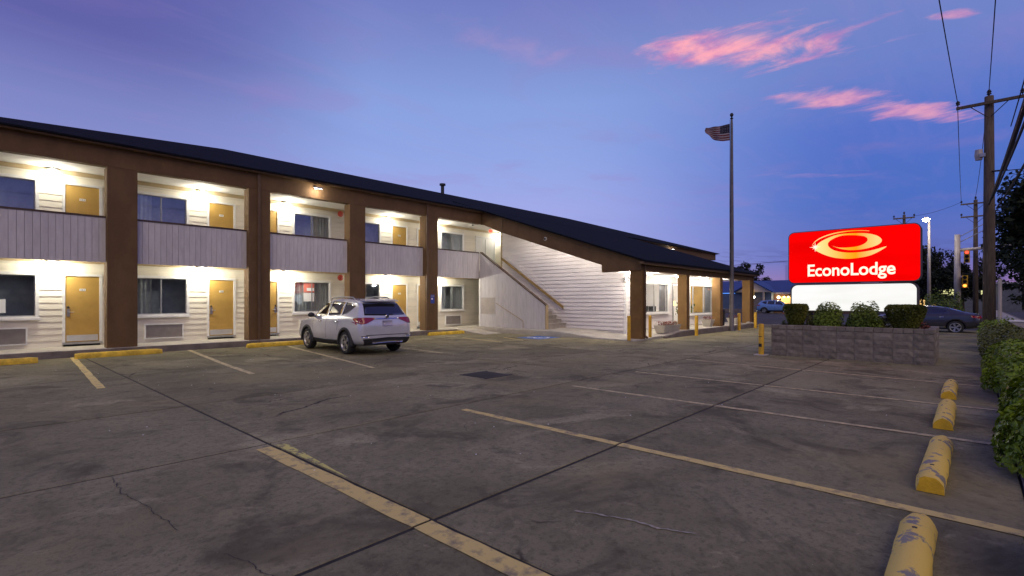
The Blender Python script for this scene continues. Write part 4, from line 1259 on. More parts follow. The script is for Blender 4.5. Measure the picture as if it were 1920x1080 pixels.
# shrubs in the sign planter
ps = [(17.05, 3.95, .36, .33, .72, 'dark clipped shrub at the left end of the sign planter', 'leaf_dark', 'trim', 9000, .05),
      (17.1, 3.12, .34, .33, .74, 'loose leafy shrub in the sign planter, second from the left', 'leaf_light', 'round', 2600, .075),
      (17.05, 2.25, .38, .38, .74, 'light green leafy shrub in the middle of the sign planter', 'leaf_light', 'round', 3000, .075),
      (17.0, 1.33, .42, .46, .71, 'wide dark clipped shrub at the right end of the sign planter', 'leaf_dark', 'trim', 12000, .05),
      (17.45, 3.55, .22, .2, .42, 'small low shrub behind the left clipped shrub', 'leaf_dark', 'round', 500, .06),
      (17.15, 1.85, .25, .22, .42, 'sparse low bush between the middle and right shrubs', 'leaf_hedge2', 'round', 420, .07),
      (16.95, 4.25, .1, .1, .22, 'tiny yellow-green plant at the left end of the sign planter', 'leaf_lit', 'round', 90, .07),
      (17.0, .95, .14, .12, .25, 'tiny reddish low plant at the right corner of the sign planter', 'flower', 'round', 120, .07)]
for k, (x, y, rx, ry, h, lab, m, sh, n, sz) in enumerate(ps):
    shrub(x, y, .82, rx, ry, h, lab, M[m], n, sz, sh, 20 + k, 'shrubs in the sign planter')
# hedge along the street side
hs = [(4.25, -.84, .75, .6, .6, 'hedge shrub at the bottom right picture edge, nearest the camera', 'leaf_hedge', 2600, .07),
      (7.1, -.80, 1.0, .56, .72, 'glossy green hedge shrub beside the second wheel stop', 'leaf_hedge', 8000, .085),
      (9.5, -.86, 1.05, .52, .7, 'green hedge shrub beside the third wheel stop', 'leaf_hedge', 7500, .085),
      (12.4, -.80, 1.5, .55, .74, 'wide green hedge shrub beside the farthest wheel stop', 'leaf_hedge', 8500, .085),
      (15.6, -.76, 1.5, .58, .72, 'green hedge shrub level with the sign planter', 'leaf_hedge', 6500, .08),
      (19.2, -.74, 1.8, .58, .78, 'olive brown hedge shrub beyond the sign planter', 'leaf_hedge2', 6000, .08),
      (23.3, -.74, 1.8, .6, .8, 'olive hedge shrub in front of the white utility box', 'leaf_hedge2', 5000, .09),
      (27.6, -.72, 1.6, .6, .85, 'farthest dark hedge shrub at the foot of the utility pole', 'leaf_hedge', 2600, .09)]
for k, (x, y, rx, ry, h, lab, m, n, sz) in enumerate(hs):
    shrub(x, y, .05, rx, ry, h, lab, M[m], n, sz, 'round', 50 + k, 'hedge shrubs along the street', 'hedge shrub')

def tree(x, y, h, cr, label, m, nclump=60, per=120, lsize=.28, seed=1, tr=.22, cz=.62, ch_=.42, name='broadleaf_tree', group=None, z=-.06):
    t = thing(name, (x, y, z), label, 'tree', group)
    r = random.Random(seed)
    bb = B()
    top = z + h * .75
    bb.tube([(x, y, z), (x + .05, y, z + h * .2), (x - .08 * h * .1, y + .1, z + h * .45), (x, y, top)], [tr, tr * .8, tr * .55, tr * .15], 9)
    S = []
    for k in range(nclump):
        while True:
            p = Vector((r.uniform(-1, 1), r.uniform(-1, 1), r.uniform(-1, 1)))
            if .25 < p.length < 1: break
        c = Vector((x + p.x * cr, y + p.y * cr, z + h * cz + p.z * h * ch_))
        if k % 4 == 0:
            b0 = Vector((x, y, z + h * r.uniform(.28, .5)))
            bb.tube([b0, b0.lerp(c, .5) + Vector((0, 0, .1 * h * r.random())), c], [tr * .4, tr * .22, tr * .06], 6)
        rad = cr * r.uniform(.16, .32)
        for _ in range(per):
            q = Vector((r.gauss(0, 1), r.gauss(0, 1), r.gauss(0, .75)))
            q = q.normalized() * rad * r.random() ** .45
            S.append((c + q, (q.x, q.y, abs(q.z) + .3 * rad)))
    bb.put('trunk', M['bark'], t, smooth=True)
    leaf_obj('crown', S, lsize, m, t, seed)
    return t
tree(41, -6.2, 10.6, 5.0, 'large dark tree at the right picture edge behind the utility pole', M['leaf_tree'], 170, 210, .34, 4, .3, .56, .44)
tree(62, -3.6, 7.6, 2.6, 'dark roadside tree beyond the big tree on the right', M['leaf_tree'], 40, 90, .3, 5, .2)
tree(80, 3.9, 8.2, 3.2, 'dark tree behind the street lamp right of the red sign', M['leaf_far'], 50, 90, .4, 6, .2)
tree(88, 1.0, 7.2, 3.0, 'dark tree behind the traffic signal pole', M['leaf_far'], 50, 90, .4, 7, .2)
tree(95, 6.8, 8.6, 3.2, 'dark tree farther back, just showing right of the red sign', M['leaf_far'], 50, 90, .45, 8, .2)
tree(104, 32.5, 8.6, 3.4, 'dark tree rising behind the blue roofed restaurant', M['leaf_far'], 50, 80, .5, 9, .2)
t = shrub(58.5, 2.0, -.06, 1.3, 1.5, 2.5, 'bright green shrub lit from behind beside the traffic signal pole', M['leaf_lit'], 1500, .22, 'round', 91, None, 'shrub')
# far wood as one mass
r = random.Random(77); S = []
for k in range(26000):
    y = r.uniform(-90, 80); hh = (8.5 if y < 8 else 4.6) * (.75 + .25 * math.sin(y * .31) + .12 * math.sin(y * 1.1))
    x = 135 + r.uniform(-6, 6)
    S.append(((x, y, -.05 + hh * r.random() ** .7), (-1, 0, .4)))
fw3 = leaf_obj('distant_woods', S, 1.1, M['leaf_far'], None, 12)
tag(fw3, 'dark band of far-off woods along the horizon', 'woods', kind='stuff')

r = random.Random(78); S = []
for k in range(20000):
    x = r.uniform(-70, 110); hh = 7.5 * (.75 + .25 * math.sin(x * .23) + .12 * math.sin(x * .9))
    S.append(((x, -27 + r.uniform(-4, 4), -.05 + hh * r.random()), (0, 1, .4)))
tag(leaf_obj('roadside_woods', S, 1.9, M['leaf_far'], None, 13), 'dark belt of trees on the far side of the street', 'woods', kind='stuff')
# planters with flowers by the lobby
def trough(x0, x1, y0, y1, z0, h, label, n):
    t = thing('flower_trough', ((x0 + x1) / 2, (y0 + y1) / 2, z0), label, 'flower planter', 'concrete flower planters by the lobby')
    i = .10
    v = [(x0 + i, y0 + i, z0), (x1 - i, y0 + i, z0), (x1 - i, y1 - i, z0), (x0 + i, y1 - i, z0), (x0, y0, z0 + h), (x1, y0, z0 + h), (x1, y1, z0 + h), (x0, y1, z0 + h),
         (x0 + .05, y0 + .05, z0 + h), (x1 - .05, y0 + .05, z0 + h), (x1 - .05, y1 - .05, z0 + h), (x0 + .05, y1 - .05, z0 + h), (x0 + .06, y0 + .06, z0 + h - .06), (x1 - .06, y0 + .06, z0 + h - .06), (x1 - .06, y1 - .06, z0 + h - .06), (x0 + .06, y1 - .06, z0 + h - .06)]
    f = [(0, 3, 2, 1)]
    for a in (0, 4, 8):
        for k in range(4): f.append((a + k, a + (k + 1) % 4, a + 4 + (k + 1) % 4, a + 4 + k))
    put('bowl', v, f, M['concrete'], t)
    put('soil', v[12:16], [(0, 1, 2, 3)], M['soil'], t)
    rr = random.Random(int(x0 * 10))
    S = [((rr.uniform(x0 + .08, x1 - .08), rr.uniform(y0 + .06, y1 - .06), z0 + h + rr.uniform(-.03, .16)), (0, 0, 1)) for _ in range(n)]
    tag(leaf_obj('flowers', S, .07, M['flower'], t, 5), None, kind='stuff')
trough(21.0, 22.7, 10.05, 10.6, .17, .36, 'long concrete flower trough between the corner column and the second canopy column', 420)
trough(26.7, 27.25, 10.2, 10.75, .25, .38, 'small square concrete flower pot left of the third canopy column', 160)
trough(30.6, 31.3, 10.2, 10.8, .25, .36, 'small concrete flower pot between the flagpole and the last canopy column', 160)
t = thing('trash_bin', (28.5, 10.4, .25), 'dark trash bin just right of the third canopy column', 'trash bin')
B().lathe([(.22, 0), (.25, .05), (.26, .7), (.28, .72), (.28, .8)], (28.5, 10.4, .25), 'z', 18).put('barrel', M['black'], t, smooth=False)
B().lathe([(.285, .8), (.26, .9), (.12, .97), (.0, .98)], (28.5, 10.4, .25), 'z', 18).put('lid', M['black'], t, smooth=True)
for k, (x, y, s) in enumerate(((31.9, 9.95, .16), (32.2, 9.9, .12))):
    r = random.Random(k + 3)
    bb = B().lathe([(s * .7, 0), (s, s * .3), (s * .8, s * .7), (s * .3, s * .95), (0, s)], (x, y, .22), 'z', 9)
    bb.v = [(a + r.uniform(-.02, .02), b + r.uniform(-.02, .02), c) for a, b, c in bb.v]
    tag(bb.put('stone', M['concrete'], None), ['pale rounded stone at the foot of the last canopy column', 'smaller pale stone right of the rounded stone by the last canopy column'][k], 'stone', 'stones by the canopy')

# furniture seen through the lobby windows
def chair(x, y, rz, lab):
    t = thing('lobby_chair', (x, y, .26), lab, 'chair', 'dark chairs in the lobby', rz)
    B().box(-.21, .21, -.21, .21, .42, .47).put('seat', M['black'], t, local=True)
    B().box(-.2, .2, .17, .21, .62, 1.08).put('backrest', M['black'], t, local=True)
    for a in (-1, 1):
        for b in (-1, 1):
            B().tube([(a * .18, b * .18, 0), (a * .18, b * .18, .42 if b < 0 else 1.06)], .016, 6).put('leg', M['black'], t, local=True)
def table(x, y, lab):
    t = thing('lobby_table', (x, y, .26), lab, 'table', 'tables in the lobby')
    B().lathe([(0, .73), (.4, .73), (.4, .76), (0, .76)], (0, 0, 0), 'z', 20).put('top', M['door'], t, local=True)
    B().lathe([(.26, 0), (.24, .03), (.04, .06), (.035, .73)], (0, 0, 0), 'z', 12).put('pedestal', M['black'], t, local=True)
table(23.9, 12.75, 'round table behind the left lobby window'); table(27.0, 13.6, 'round table behind the lobby door')
chair(23.2, 12.6, R(100), 'dark chair left of the round table behind the left lobby window')
chair(24.5, 12.5, R(-80), 'dark chair right of the round table behind the left lobby window')
chair(24.0, 13.4, R(5), 'dark chair behind the round table in the left lobby window')
chair(25.6, 13.2, R(60), 'dark chair between the two round tables of the lobby')
chair(26.8, 12.9, R(180), 'dark chair in front of the table behind the lobby door')
t = thing('lobby_plant', (29.9, 13.0, .26), 'leafy potted plant behind the right lobby window', 'potted plant')
B().lathe([(.15, 0), (.2, .35), (.17, .35)], (29.9, 13.0, .26), 'z', 14).put('pot', M['concrete'], t)
r = random.Random(4)
leaf_obj('leaves', [((29.9 + r.gauss(0, .22), 13.0 + r.gauss(0, .22), .75 + abs(r.gauss(0, .4)) + .0), (r.gauss(0, 1), r.gauss(0, 1), .5)) for _ in range(260)], .2, M['leaf_lit'], t, 5)
t = thing('lobby_floor_lamp', (28.9, 13.3, .26), 'lit yellow lamp behind the right lobby window', 'lamp')
B().lathe([(.14, 0), (.13, .03), (.015, .05), (.015, 1.1)], (28.9, 13.3, .26), 'z', 12).put('stand', M['black'], t)
B().lathe([(.2, 1.05), (.12, 1.35)], (28.9, 13.3, .26), 'z', 16).put('lamp_shade', emis('lit_lamp_shade', (1, .75, .35), 1.6), t, smooth=True)

# ------------------------------------------------------------------ cars
def loft(stn):
    v = []; f = []
    for x, zb, zs, zr, wm, wb, wr in stn:
        zm = zb + (zs - zb) * .52
        ring = [(0, zb), (.78 * wm, zb), (.97 * wm, zb + .10), (wm, zm), (wb + .015, zs - .03), (wb - .03, zs + .03) if zr - zs > .12 else (wb - .02, zs), (wr + .02, zr - .07 if zr - zs > .12 else zr - .015), (wr - .08, zr - .012), (0, zr)]
        K = len(ring)
        v += [(x, y, z) for y, z in ring] + [(x, -y, z) for y, z in ring[1:-1][::-1]]
    n = 2 * K - 2
    for i in range(len(stn) - 1):
        for k in range(n):
            a = i * n + k; b = i * n + (k + 1) % n
            f.append((a, b, b + n, a + n))
    f.append(tuple(range(n)))
    e = (len(stn) - 1) * n
    f.append(tuple(range(e, e + n))[::-1])
    return v, f
def build_body(stn, axles, wr, arch, paint, t, hw):
    v, f = loft(stn)
    o = put('body', v, f, paint, t, smooth=True, local=True)
    o.modifiers.new('s', 'SUBSURF').levels = 2
    dg = bpy.context.evaluated_depsgraph_get()
    m0 = bpy.data.meshes.new_from_object(o.evaluated_get(dg))
    bvh = BVHTree.FromPolygons([x.co.copy() for x in m0.vertices], [tuple(p.vertices) for p in m0.polygons])
    cut = B()
    for ax in axles:
        for s in (-1, 1):
            cut.lathe([(0, s * (hw - .38)), (arch, s * (hw - .38)), (arch, s * (hw + .2)), (0, s * (hw + .2))], (ax, 0, wr), 'y', 32)
    c = put('cut', cut.v, cut.f, paint, t, local=True)
    bm = bmesh.new(); bm.from_mesh(c.data); bmesh.ops.remove_doubles(bm, verts=bm.verts, dist=1e-5); bmesh.ops.recalc_face_normals(bm, faces=bm.faces); bm.to_mesh(c.data); bm.free()
    bm = bmesh.new(); bm.from_mesh(o.data); bmesh.ops.recalc_face_normals(bm, faces=bm.faces); bm.to_mesh(o.data); bm.free()
    for p in o.data.polygons: p.use_smooth = True
    md = o.modifiers.new('b', 'BOOLEAN'); md.operation = 'DIFFERENCE'; md.object = c; md.solver = 'EXACT'
    c.data.materials.clear(); c.data.materials.append(M['black'])
    md.material_mode = 'TRANSFER'
    dg = bpy.context.evaluated_depsgraph_get()
    m1 = bpy.data.meshes.new_from_object(o.evaluated_get(dg))
    o.modifiers.clear(); o.data = m1
    bpy.data.objects.remove(c)
    return o, bvh
def res(P, n):
    d = [0]
    for a, b in zip(P[:-1], P[1:]): d.append(d[-1] + math.hypot(b[0] - a[0], b[1] - a[1]))
    out = []
    for k in range(n + 1):
        s = d[-1] * k / n
        i = max(j for j in range(len(d)) if d[j] <= s + 1e-9); i = min(i, len(P) - 2)
        t = (s - d[i]) / max(1e-9, d[i + 1] - d[i])
        out.append((P[i][0] + (P[i + 1][0] - P[i][0]) * t, P[i][1] + (P[i + 1][1] - P[i][1]) * t))
    return out
def patch(name, bvh, top, bot, view, m, parent, off=.006, n=14, k=5, skirt=.03):
    T, Bt = res(top, n), res(bot, n)
    v = []; f = []; nn = []
    O = {'L': (lambda a, b: ((a, 4, b), (0, -1, 0))), 'R': (lambda a, b: ((a, -4, b), (0, 1, 0))), 'B': (lambda a, b: ((-6, a, b), (1, 0, 0))), 'F': (lambda a, b: ((6, a, b), (-1, 0, 0))), 'T': (lambda a, b: ((a, b, 5), (0, 0, -1)))}[view]
    for i in range(n + 1):
        for j in range(k + 1):
            s = j / k
            a = T[i][0] + (Bt[i][0] - T[i][0]) * s; b = T[i][1] + (Bt[i][1] - T[i][1]) * s
            o, d = O(a, b)
            h = bvh.ray_cast(Vector(o), Vector(d))
            if h[0] is None:
                h = bvh.find_nearest(Vector(o) + Vector(d) * 3.5)
            nr = h[1] if h[1].dot(Vector(d)) < 0 else -h[1]
            v.append(h[0] + nr * off); nn.append(nr)
    for i in range(n):
        for j in range(k):
            a = i * (k + 1) + j
            f.append((a, a + 1, a + k + 2, a + k + 1))
    ring = [j for j in range(k + 1)] + [i * (k + 1) + k for i in range(1, n + 1)] + [n * (k + 1) + j for j in range(k - 1, -1, -1)] + [i * (k + 1) for i in range(n - 1, 0, -1)]
    c = len(v)
    for q in ring: v.append(v[q] - nn[q] * (off + skirt * .5))
    for q in range(len(ring)):
        f.append((ring[q], ring[(q + 1) % len(ring)], c + (q + 1) % len(ring), c + q))
    o = put(name, [tuple(x) for x in v], f, m, parent, local=True)
    for p in o.data.polygons[:n * k]: p.use_smooth = True
    return o
M['tyre'] = mat('tyre_rubber', (.018, .018, .02), .85, var=.2)
M['rim'] = mat('alloy_rim', (.55, .56, .58), .28, .9, var=.06)
M['rimdark'] = mat('rim_pocket', (.03, .03, .035), .5, .4)
M['cladding'] = mat('black_cladding', (.022, .022, .026), .65, var=.1)
M['carglass'] = mat('dark_car_glass', (.012, .013, .016), .04, 0, var=0, spec=.9, coat=.8)
M['chrome'] = mat('chrome_trim', (.75, .76, .8), .12, 1.0, var=0)
M['taillight'] = mat('red_tail_lens', (.26, .004, .004), .15, 0, var=.1, coat=.8, spec=.8)
M['headlight'] = mat('headlight_lens', (.6, .62, .66), .1, .3, var=.1, coat=.8)
M['plate'] = mat('number_plate', (.42, .40, .5), .5, var=.12, scale=9)
def wheel(x, y, r, w, t, spokes=5, sgn=1):
    s = sgn
    tw = B().lathe([(r * .68, -w / 2), (r * .9, -w / 2), (r * .985, -w * .36), (r, -w * .15), (r, w * .15), (r * .985, w * .36), (r * .9, w / 2), (r * .68, w / 2), (r * .64, w * .2), (r * .64, -w * .2), (r * .68, -w / 2)], (x, y, r), 'y', 36).put('wheel', M['tyre'], t, local=True, smooth=True)
    yo = y + s * w * .5
    B().lathe([(r * .7, yo - s * .005 - y), (r * .68, yo + s * .006 - y), (r * .62, yo - s * .01 - y), (r * .6, yo - s * .07 - y)], (x, y, r), 'y', 36).put('rim_ring', M['rim'], tw, local=True, smooth=True)
    B().lathe([(0, -s * .06), (r * .66, -s * .06)], (x, yo, r), 'y', 30).put('rim_pocket', M['rimdark'], tw, local=True)
    bb = B()
    for k in range(spokes):
        for dd in (-.16, .16):
            a = 2 * math.pi * k / spokes + .3
            p0 = Vector((math.sin(a) * r * .1, 0, math.cos(a) * r * .1)); p1 = Vector((math.sin(a + dd) * r * .64, 0, math.cos(a + dd) * r * .64))
            d = (p1 - p0).normalized(); nn = Vector((d.z, 0, -d.x)) * .02
            c0 = Vector((x, yo - s * .012, r)); c1 = Vector((x, yo + s * .0, r))
            bb.poly([c0 + p0 - nn, c0 + p0 + nn, c1 + p1 + nn * .9, c1 + p1 - nn * .9], (0, -s * .035, 0))
    bb.lathe([(0, s * .0), (r * .12, -s * .002), (r * .15, -s * .03)], (x, yo, r), 'y', 16)
    bb.put('spokes', M['rim'], tw, local=True)
def arch_ring(x, zc, r0, r1, y, s, t, a0=-8, a1=188):
    bb = B(); n = 22; v = []; f = []
    for k in range(n + 1):
        a = R(a0 + (a1 - a0) * k / n)
        for rr, yy in ((r0, y - .05), (r0, y + .018), (r1, y + .006), (r1, y - .05)):
            v.append((x + rr * math.cos(a), s * yy, zc + rr * math.sin(a)))
        if k:
            for q in range(4):
                A0 = (k - 1) * 4 + q; A1 = (k - 1) * 4 + (q + 1) % 4
                f.append((A0, A1, A1 + 4, A0 + 4))
    return put('wheel_arch', v, f, M['cladding'], t, local=True)
def suv(loc, rz, label, paint, group=None, detail=True):
    t = thing('parked_car', loc, label, 'car', group, rz)
    stn = [(-2.30, .52, .80, .86, .70, .68, .58), (-2.27, .36, .98, 1.05, .84, .80, .70), (-2.17, .30, 1.10, 1.19, .915, .86, .72), (-2.03, .28, 1.14, 1.40, .925, .87, .70), (-1.86, .26, 1.15, 1.61, .93, .875, .66),
           (-1.62, .25, 1.15, 1.68, .93, .88, .645), (-1.0, .23, 1.13, 1.715, .93, .88, .65), (-.3, .22, 1.10, 1.72, .93, .88, .65), (.2, .22, 1.08, 1.69, .93, .88, .635), (.55, .22, 1.07, 1.57, .93, .88, .63),
           (.95, .22, 1.06, 1.33, .93, .88, .65), (1.3, .22, 1.04, 1.12, .93, .87, .68), (1.75, .24, .98, 1.06, .92, .86, .64), (2.08, .27, .90, .96, .885, .80, .58), (2.25, .32, .80, .85, .80, .72, .5), (2.32, .42, .66, .70, .64, .58, .42)]
    wr = .355; ax = (-1.34, 1.32)
    body, bvh = build_body(stn, ax, wr, .415, paint, t, .90)
    P = lambda *a, **k: patch(a[0], bvh, a[1], a[2], a[3], M[a[4]], body, **k)
    for s, V in ((1, 'L'), (-1, 'R')):
        P('front_side_window', [(.72, 1.36), (.40, 1.545), (-.02, 1.605)], [(.92, 1.13), (.4, 1.14), (-.02, 1.155)], V, 'carglass')
        P('rear_side_window', [(-.12, 1.61), (-.5, 1.61), (-.95, 1.59)], [(-.12, 1.16), (-.5, 1.17), (-.98, 1.19)], V, 'carglass')
        P('quarter_window', [(-1.05, 1.585), (-1.35, 1.56), (-1.66, 1.47)], [(-1.06, 1.195), (-1.35, 1.25), (-1.68, 1.45)], V, 'carglass', n=8)
        P('sill_cladding', [(.86, .42), (0, .40), (-.88, .42)], [(.86, .24), (0, .24), (-.88, .24)], V, 'cladding', off=.012)
        for xd in (.32, -.78):
            P('door_handle', [(xd + .1, 1.0), (xd - .1, 1.005)], [(xd + .1, .965), (xd - .1, .97)], V, 'chrome', off=.035, n=4, k=2)
        # door seams
        for a, b in (((.9, 1.1), (.82, .45)), ((-.07, 1.13), (-.07, .43)), ((-.95, 1.13), (-.83, .72))):
            P('door_seam', [(a[0] + .006, a[1]), (a[0] - .006, a[1])], [(b[0] + .006, b[1]), (b[0] - .006, b[1])], V, 'black', off=.002, n=1, k=10)
        P('taillight', [(-1.80, 1.10), (-2.0, 1.13), (-2.2, 1.12)], [(-1.82, 1.08), (-2.0, .98), (-2.2, .95)], V, 'taillight', off=.014, n=8)
        P('headlight', [(1.72, .98), (1.9, .94), (2.04, .89)], [(1.75, .93), (1.9, .84), (2.04, .79)], V, 'headlight', off=.01, n=8)
        for a in ax:
            arch_ring(a, wr, .40, .475, .915, s, body)
            wheel(a, s * .80, wr, .225, t, 5, s)
        mb = B().lathe([(.0, -.10), (.07, -.08), (.095, 0), (.08, .07), (0, .09)], (0, 0, 0), 'x', 14)
        mb.v = [(.78 + x * .9, s * 1.0 + y * 1.15, 1.17 + z * .85) for x, y, z in mb.v]
        mb.box(.74, .82, *sorted((s * .86, s * .97)), 1.10, 1.14)
        mb.put('door_mirror', M['black'], body, local=True, smooth=True)
        B().tube([(.15, s * .60, 1.66), (.05, s * .60, 1.735), (-.6, s * .61, 1.765), (-1.3, s * .60, 1.74), (-1.42, s * .60, 1.67)], .02, 8).put('roof_rail', M['metal_grey'], body, local=True, smooth=True)
    P('rear_window', [(-.60, 1.545), (0, 1.57), (.60, 1.545)], [(-.70, 1.20), (0, 1.185), (.70, 1.20)], 'B', 'carglass', off=.01)
    for s in (1, -1):
        P('taillight', [(s * .90, 1.11), (s * .74, 1.13), (s * .42, 1.12)], [(s * .90, .93), (s * .72, .95), (s * .42, 1.075)], 'B', 'taillight', off=.016, n=8)
        P('reflector', [(s * .84, .60), (s * .62, .60)], [(s * .84, .55), (s * .64, .55)], 'B', 'chrome', off=.02, n=4, k=2)
    P('garnish', [(-.42, 1.115), (.42, 1.115)], [(-.42, 1.075), (.42, 1.075)], 'B', 'chrome', off=.012, n=8, k=2)
    P('number_plate', [(-.17, 1.03), (.17, 1.03)], [(-.17, .88), (.17, .88)], 'B', 'plate', off=.02, n=4, k=2)
    P('bumper_cladding', [(-.80, .50), (0, .53), (.80, .50)], [(-.72, .33), (0, .33), (.72, .33)], 'B', 'cladding', off=.025)
    P('bumper_trim', [(-.55, .43), (0, .45), (.55, .43)], [(-.5, .385), (0, .40), (.5, .385)], 'B', 'chrome', off=.045, n=10, k=2)
    P('tailgate_seam', [(-.72, .62), (.72, .62)], [(-.72, .605), (.72, .605)], 'B', 'black', off=.003, n=10, k=1)
    P('windscreen', [(-.56, 1.60), (0, 1.63), (.56, 1.60)], [(-.66, 1.17), (0, 1.17), (.66, 1.17)], 'F', 'carglass', off=.008)
    P('front_grille', [(-.55, .78), (.55, .78)], [(-.5, .5), (.5, .5)], 'F', 'cladding', off=.015)
    # roof spoiler and emblem
    B().poly([(-1.72, -.60, 1.655), (-1.72, .60, 1.655), (-2.02, .56, 1.612), (-2.02, -.56, 1.612)], (0, 0, .032)).put('roof_spoiler', paint, body, local=True)
    B().lathe([(.0, -.012), (.05, -.01), (.062, 0)], (-2.275, 0, 1.155), 'x', 20).put('emblem', M['chrome'], body, local=True)
    B().tube([(-2.13, .0, 1.225), (-2.06, -.3, 1.27)], .012, 6).put('rear_wiper', M['black'], body, local=True)
    B().tube([(-2.1, -.45, .30), (-2.32, -.45, .30)], .035, 10).put('exhaust_tip', M['chrome'], body, local=True)
    return t
def sedan(loc, rz, label, paint):
    t = thing('sedan', loc, label, 'car', None, rz)
    stn = [(-2.38, .48, .74, .80, .70, .66, .56), (-2.34, .34, .90, .97, .84, .78, .66), (-2.2, .28, .97, 1.05, .90, .83, .64), (-1.8, .24, .98, 1.09, .91, .84, .60), (-1.35, .22, .97, 1.25, .915, .85, .58), (-.85, .21, .95, 1.39, .915, .85, .57),
           (-.3, .20, .94, 1.44, .915, .85, .57), (.2, .20, .92, 1.42, .915, .85, .565), (.65, .20, .91, 1.28, .915, .85, .58), (1.1, .20, .90, 1.04, .915, .85, .62), (1.5, .21, .87, .94, .91, .84, .62), (2.0, .24, .80, .86, .88, .8, .56), (2.3, .30, .70, .75, .78, .7, .5), (2.4, .4, .58, .62, .62, .56, .4)]
    wr = .33; ax = (-1.38, 1.40)
    body, bvh = build_body(stn, ax, wr, .385, paint, t, .885)
    P = lambda *a, **k: patch(a[0], bvh, a[1], a[2], a[3], M[a[4]], body, **k)
    for s, V in ((1, 'L'), (-1, 'R')):
        P('front_side_window', [(.62, 1.18), (.25, 1.33), (-.12, 1.35)], [(.9, .99), (.3, .995), (-.12, 1.0)], V, 'carglass')
        P('rear_side_window', [(-.2, 1.35), (-.6, 1.33), (-1.0, 1.24)], [(-.2, 1.0), (-.6, 1.01), (-1.15, 1.05)], V, 'carglass')
        P('taillight', [(-1.95, .94), (-2.2, .93)], [(-2.0, .84), (-2.25, .80)], V, 'taillight', off=.012, n=6)
        P('body_trim', [(1.2, .36), (-1.0, .36)], [(1.2, .325), (-1.0, .325)], V, 'chrome', off=.01, n=10, k=2)
        for xd in (.2, -.85):
            P('door_handle', [(xd + .09, .86), (xd - .09, .865)], [(xd + .09, .83), (xd - .09, .835)], V, 'chrome', off=.03, n=4, k=2)
        for a in ax: wheel(a, s * .79, wr, .21, t, 5, s)
        mb = B().lathe([(.0, -.09), (.06, -.07), (.08, 0), (.06, .06), (0, .08)], (0, 0, 0), 'x', 12)
        mb.v = [(.72 + x, s * .97 + y, 1.0 + z * .8) for x, y, z in mb.v]
        mb.put('door_mirror', paint, body, local=True, smooth=True)
    P('rear_window', [(-.5, 1.33), (.5, 1.33)], [(-.6, 1.12), (.6, 1.12)], 'B', 'carglass', off=.008)
    P('windscreen', [(-.5, 1.36), (.5, 1.36)], [(-.62, 1.05), (.62, 1.05)], 'F', 'carglass', off=.008)
    for s in (1, -1):
        P('taillight', [(s * .84, .93), (s * .45, .93)], [(s * .84, .8), (s * .5, .82)], 'B', 'taillight', off=.014, n=6)
        P('headlight', [(s * .76, .76), (s * .4, .74)], [(s * .76, .65), (s * .45, .65)], 'F', 'headlight', off=.012, n=6)
    P('number_plate', [(-.17, .78), (.17, .78)], [(-.17, .66), (.17, .66)], 'B', 'plate', off=.02, n=4, k=2)
    P('bumper_cladding', [(-.7, .42), (.7, .42)], [(-.65, .32), (.65, .32)], 'B', 'cladding', off=.02)
    return t
M['silver'] = mat('silver_car_paint', (.64, .66, .70), .24, .3, var=.04, coat=.7)
M['navy'] = mat('dark_grey_car_paint', (.05, .048, .06), .3, .4, var=.05, coat=.8)
M['skytinted'] = mat('sky_tinted_car_paint', (.16, .30, .62), .35, .3, var=.05, coat=.6)  # blue-white car, the blue of the sky put into its paint colour
suv((8.86, 15.45, 0), R(90 - 2.0), 'silver compact SUV parked nose-in before the ground floor rooms', M['silver'])
sedan((34.9, 2.05, -.055), R(90), 'dark grey sedan crossing the exit behind the sign planter', M['navy'])
suv((72, 18.9, -.06), R(-90), 'sky-tinted blue-white car parked in front of the blue roofed restaurant', M['skytinted'])

# ------------------------------------------------------------------ poles, wires, signals
def upole(x, y, h, rr, label, arm=True, second=False, arm_half=1.1):
    t = thing('utility_pole', (x, y, -.06), label, 'utility pole', 'wooden utility poles')
    B().tube([(x, y, -.06), (x, y, h * .5), (x, y, h)], [rr, rr * .86, rr * .68], 12).put('pole', M['wood_pole'], t, smooth=True)
    zs = [h - .35] + ([h - 1.5] if second else [])
    for z in zs:
        B().box(x - rr - .09, x - rr + .02, y - arm_half, y + arm_half, z - .06, z + .06).put('crossarm', M['wood_pole'], t)
        for s in (-1, 1):
            B().tube([(x - rr, y + s * .05, z - .62), (x - rr - .05, y + s * .62, z - .05)], .018, 5).put('brace', M['wire'], t)
            B().lathe([(.02, .06), (.02, .14), (.08, .16), (.06, .22), (.085, .25), (.04, .33), (0, .34)], (x - rr - .03, y + s * (arm_half - .06), z), 'z', 10).put('insulator', M['wire'], t)
    B().lathe([(.03, 0), (.03, .08), (.09, .10), (.06, .17), (.09, .2), (.04, .3), (0, .31)], (x, y, h), 'z', 10).put('insulator', M['wire'], t)
    return t
p1 = upole(31, -.52, 10.75, .23, 'tall wooden utility pole rising from the hedge on the right')
B().lathe([(.0, .28), (.13, .26), (.15, .0), (.12, -.2), (0, -.22)], (30.9, -.18, 8.15), 'z', 12).put('drum_fitting', M['galv'], p1)
B().box(30.72, 30.9, -.4, -.2, 8.05, 8.2).put('drum_bracket', M['metal_grey'], p1)
B().tube([(30.73, -.6, 7.35), (30.7, -1.1, 7.33)], .03, 6).put('wire_bracket', M['wire'], p1)
B().tube([(30.85, -.86, .0), (30.85, -.86, 2.6)], .07, 8).put('riser_pipe', M['galv'], p1)
upole(61, -.15, 10.6, .2, 'second wooden utility pole down the street behind the traffic signals', second=True, arm_half=1.0)
upole(63, 5.05, 10.1, .17, 'distant utility pole standing up behind the red sign', second=False, arm_half=.85)
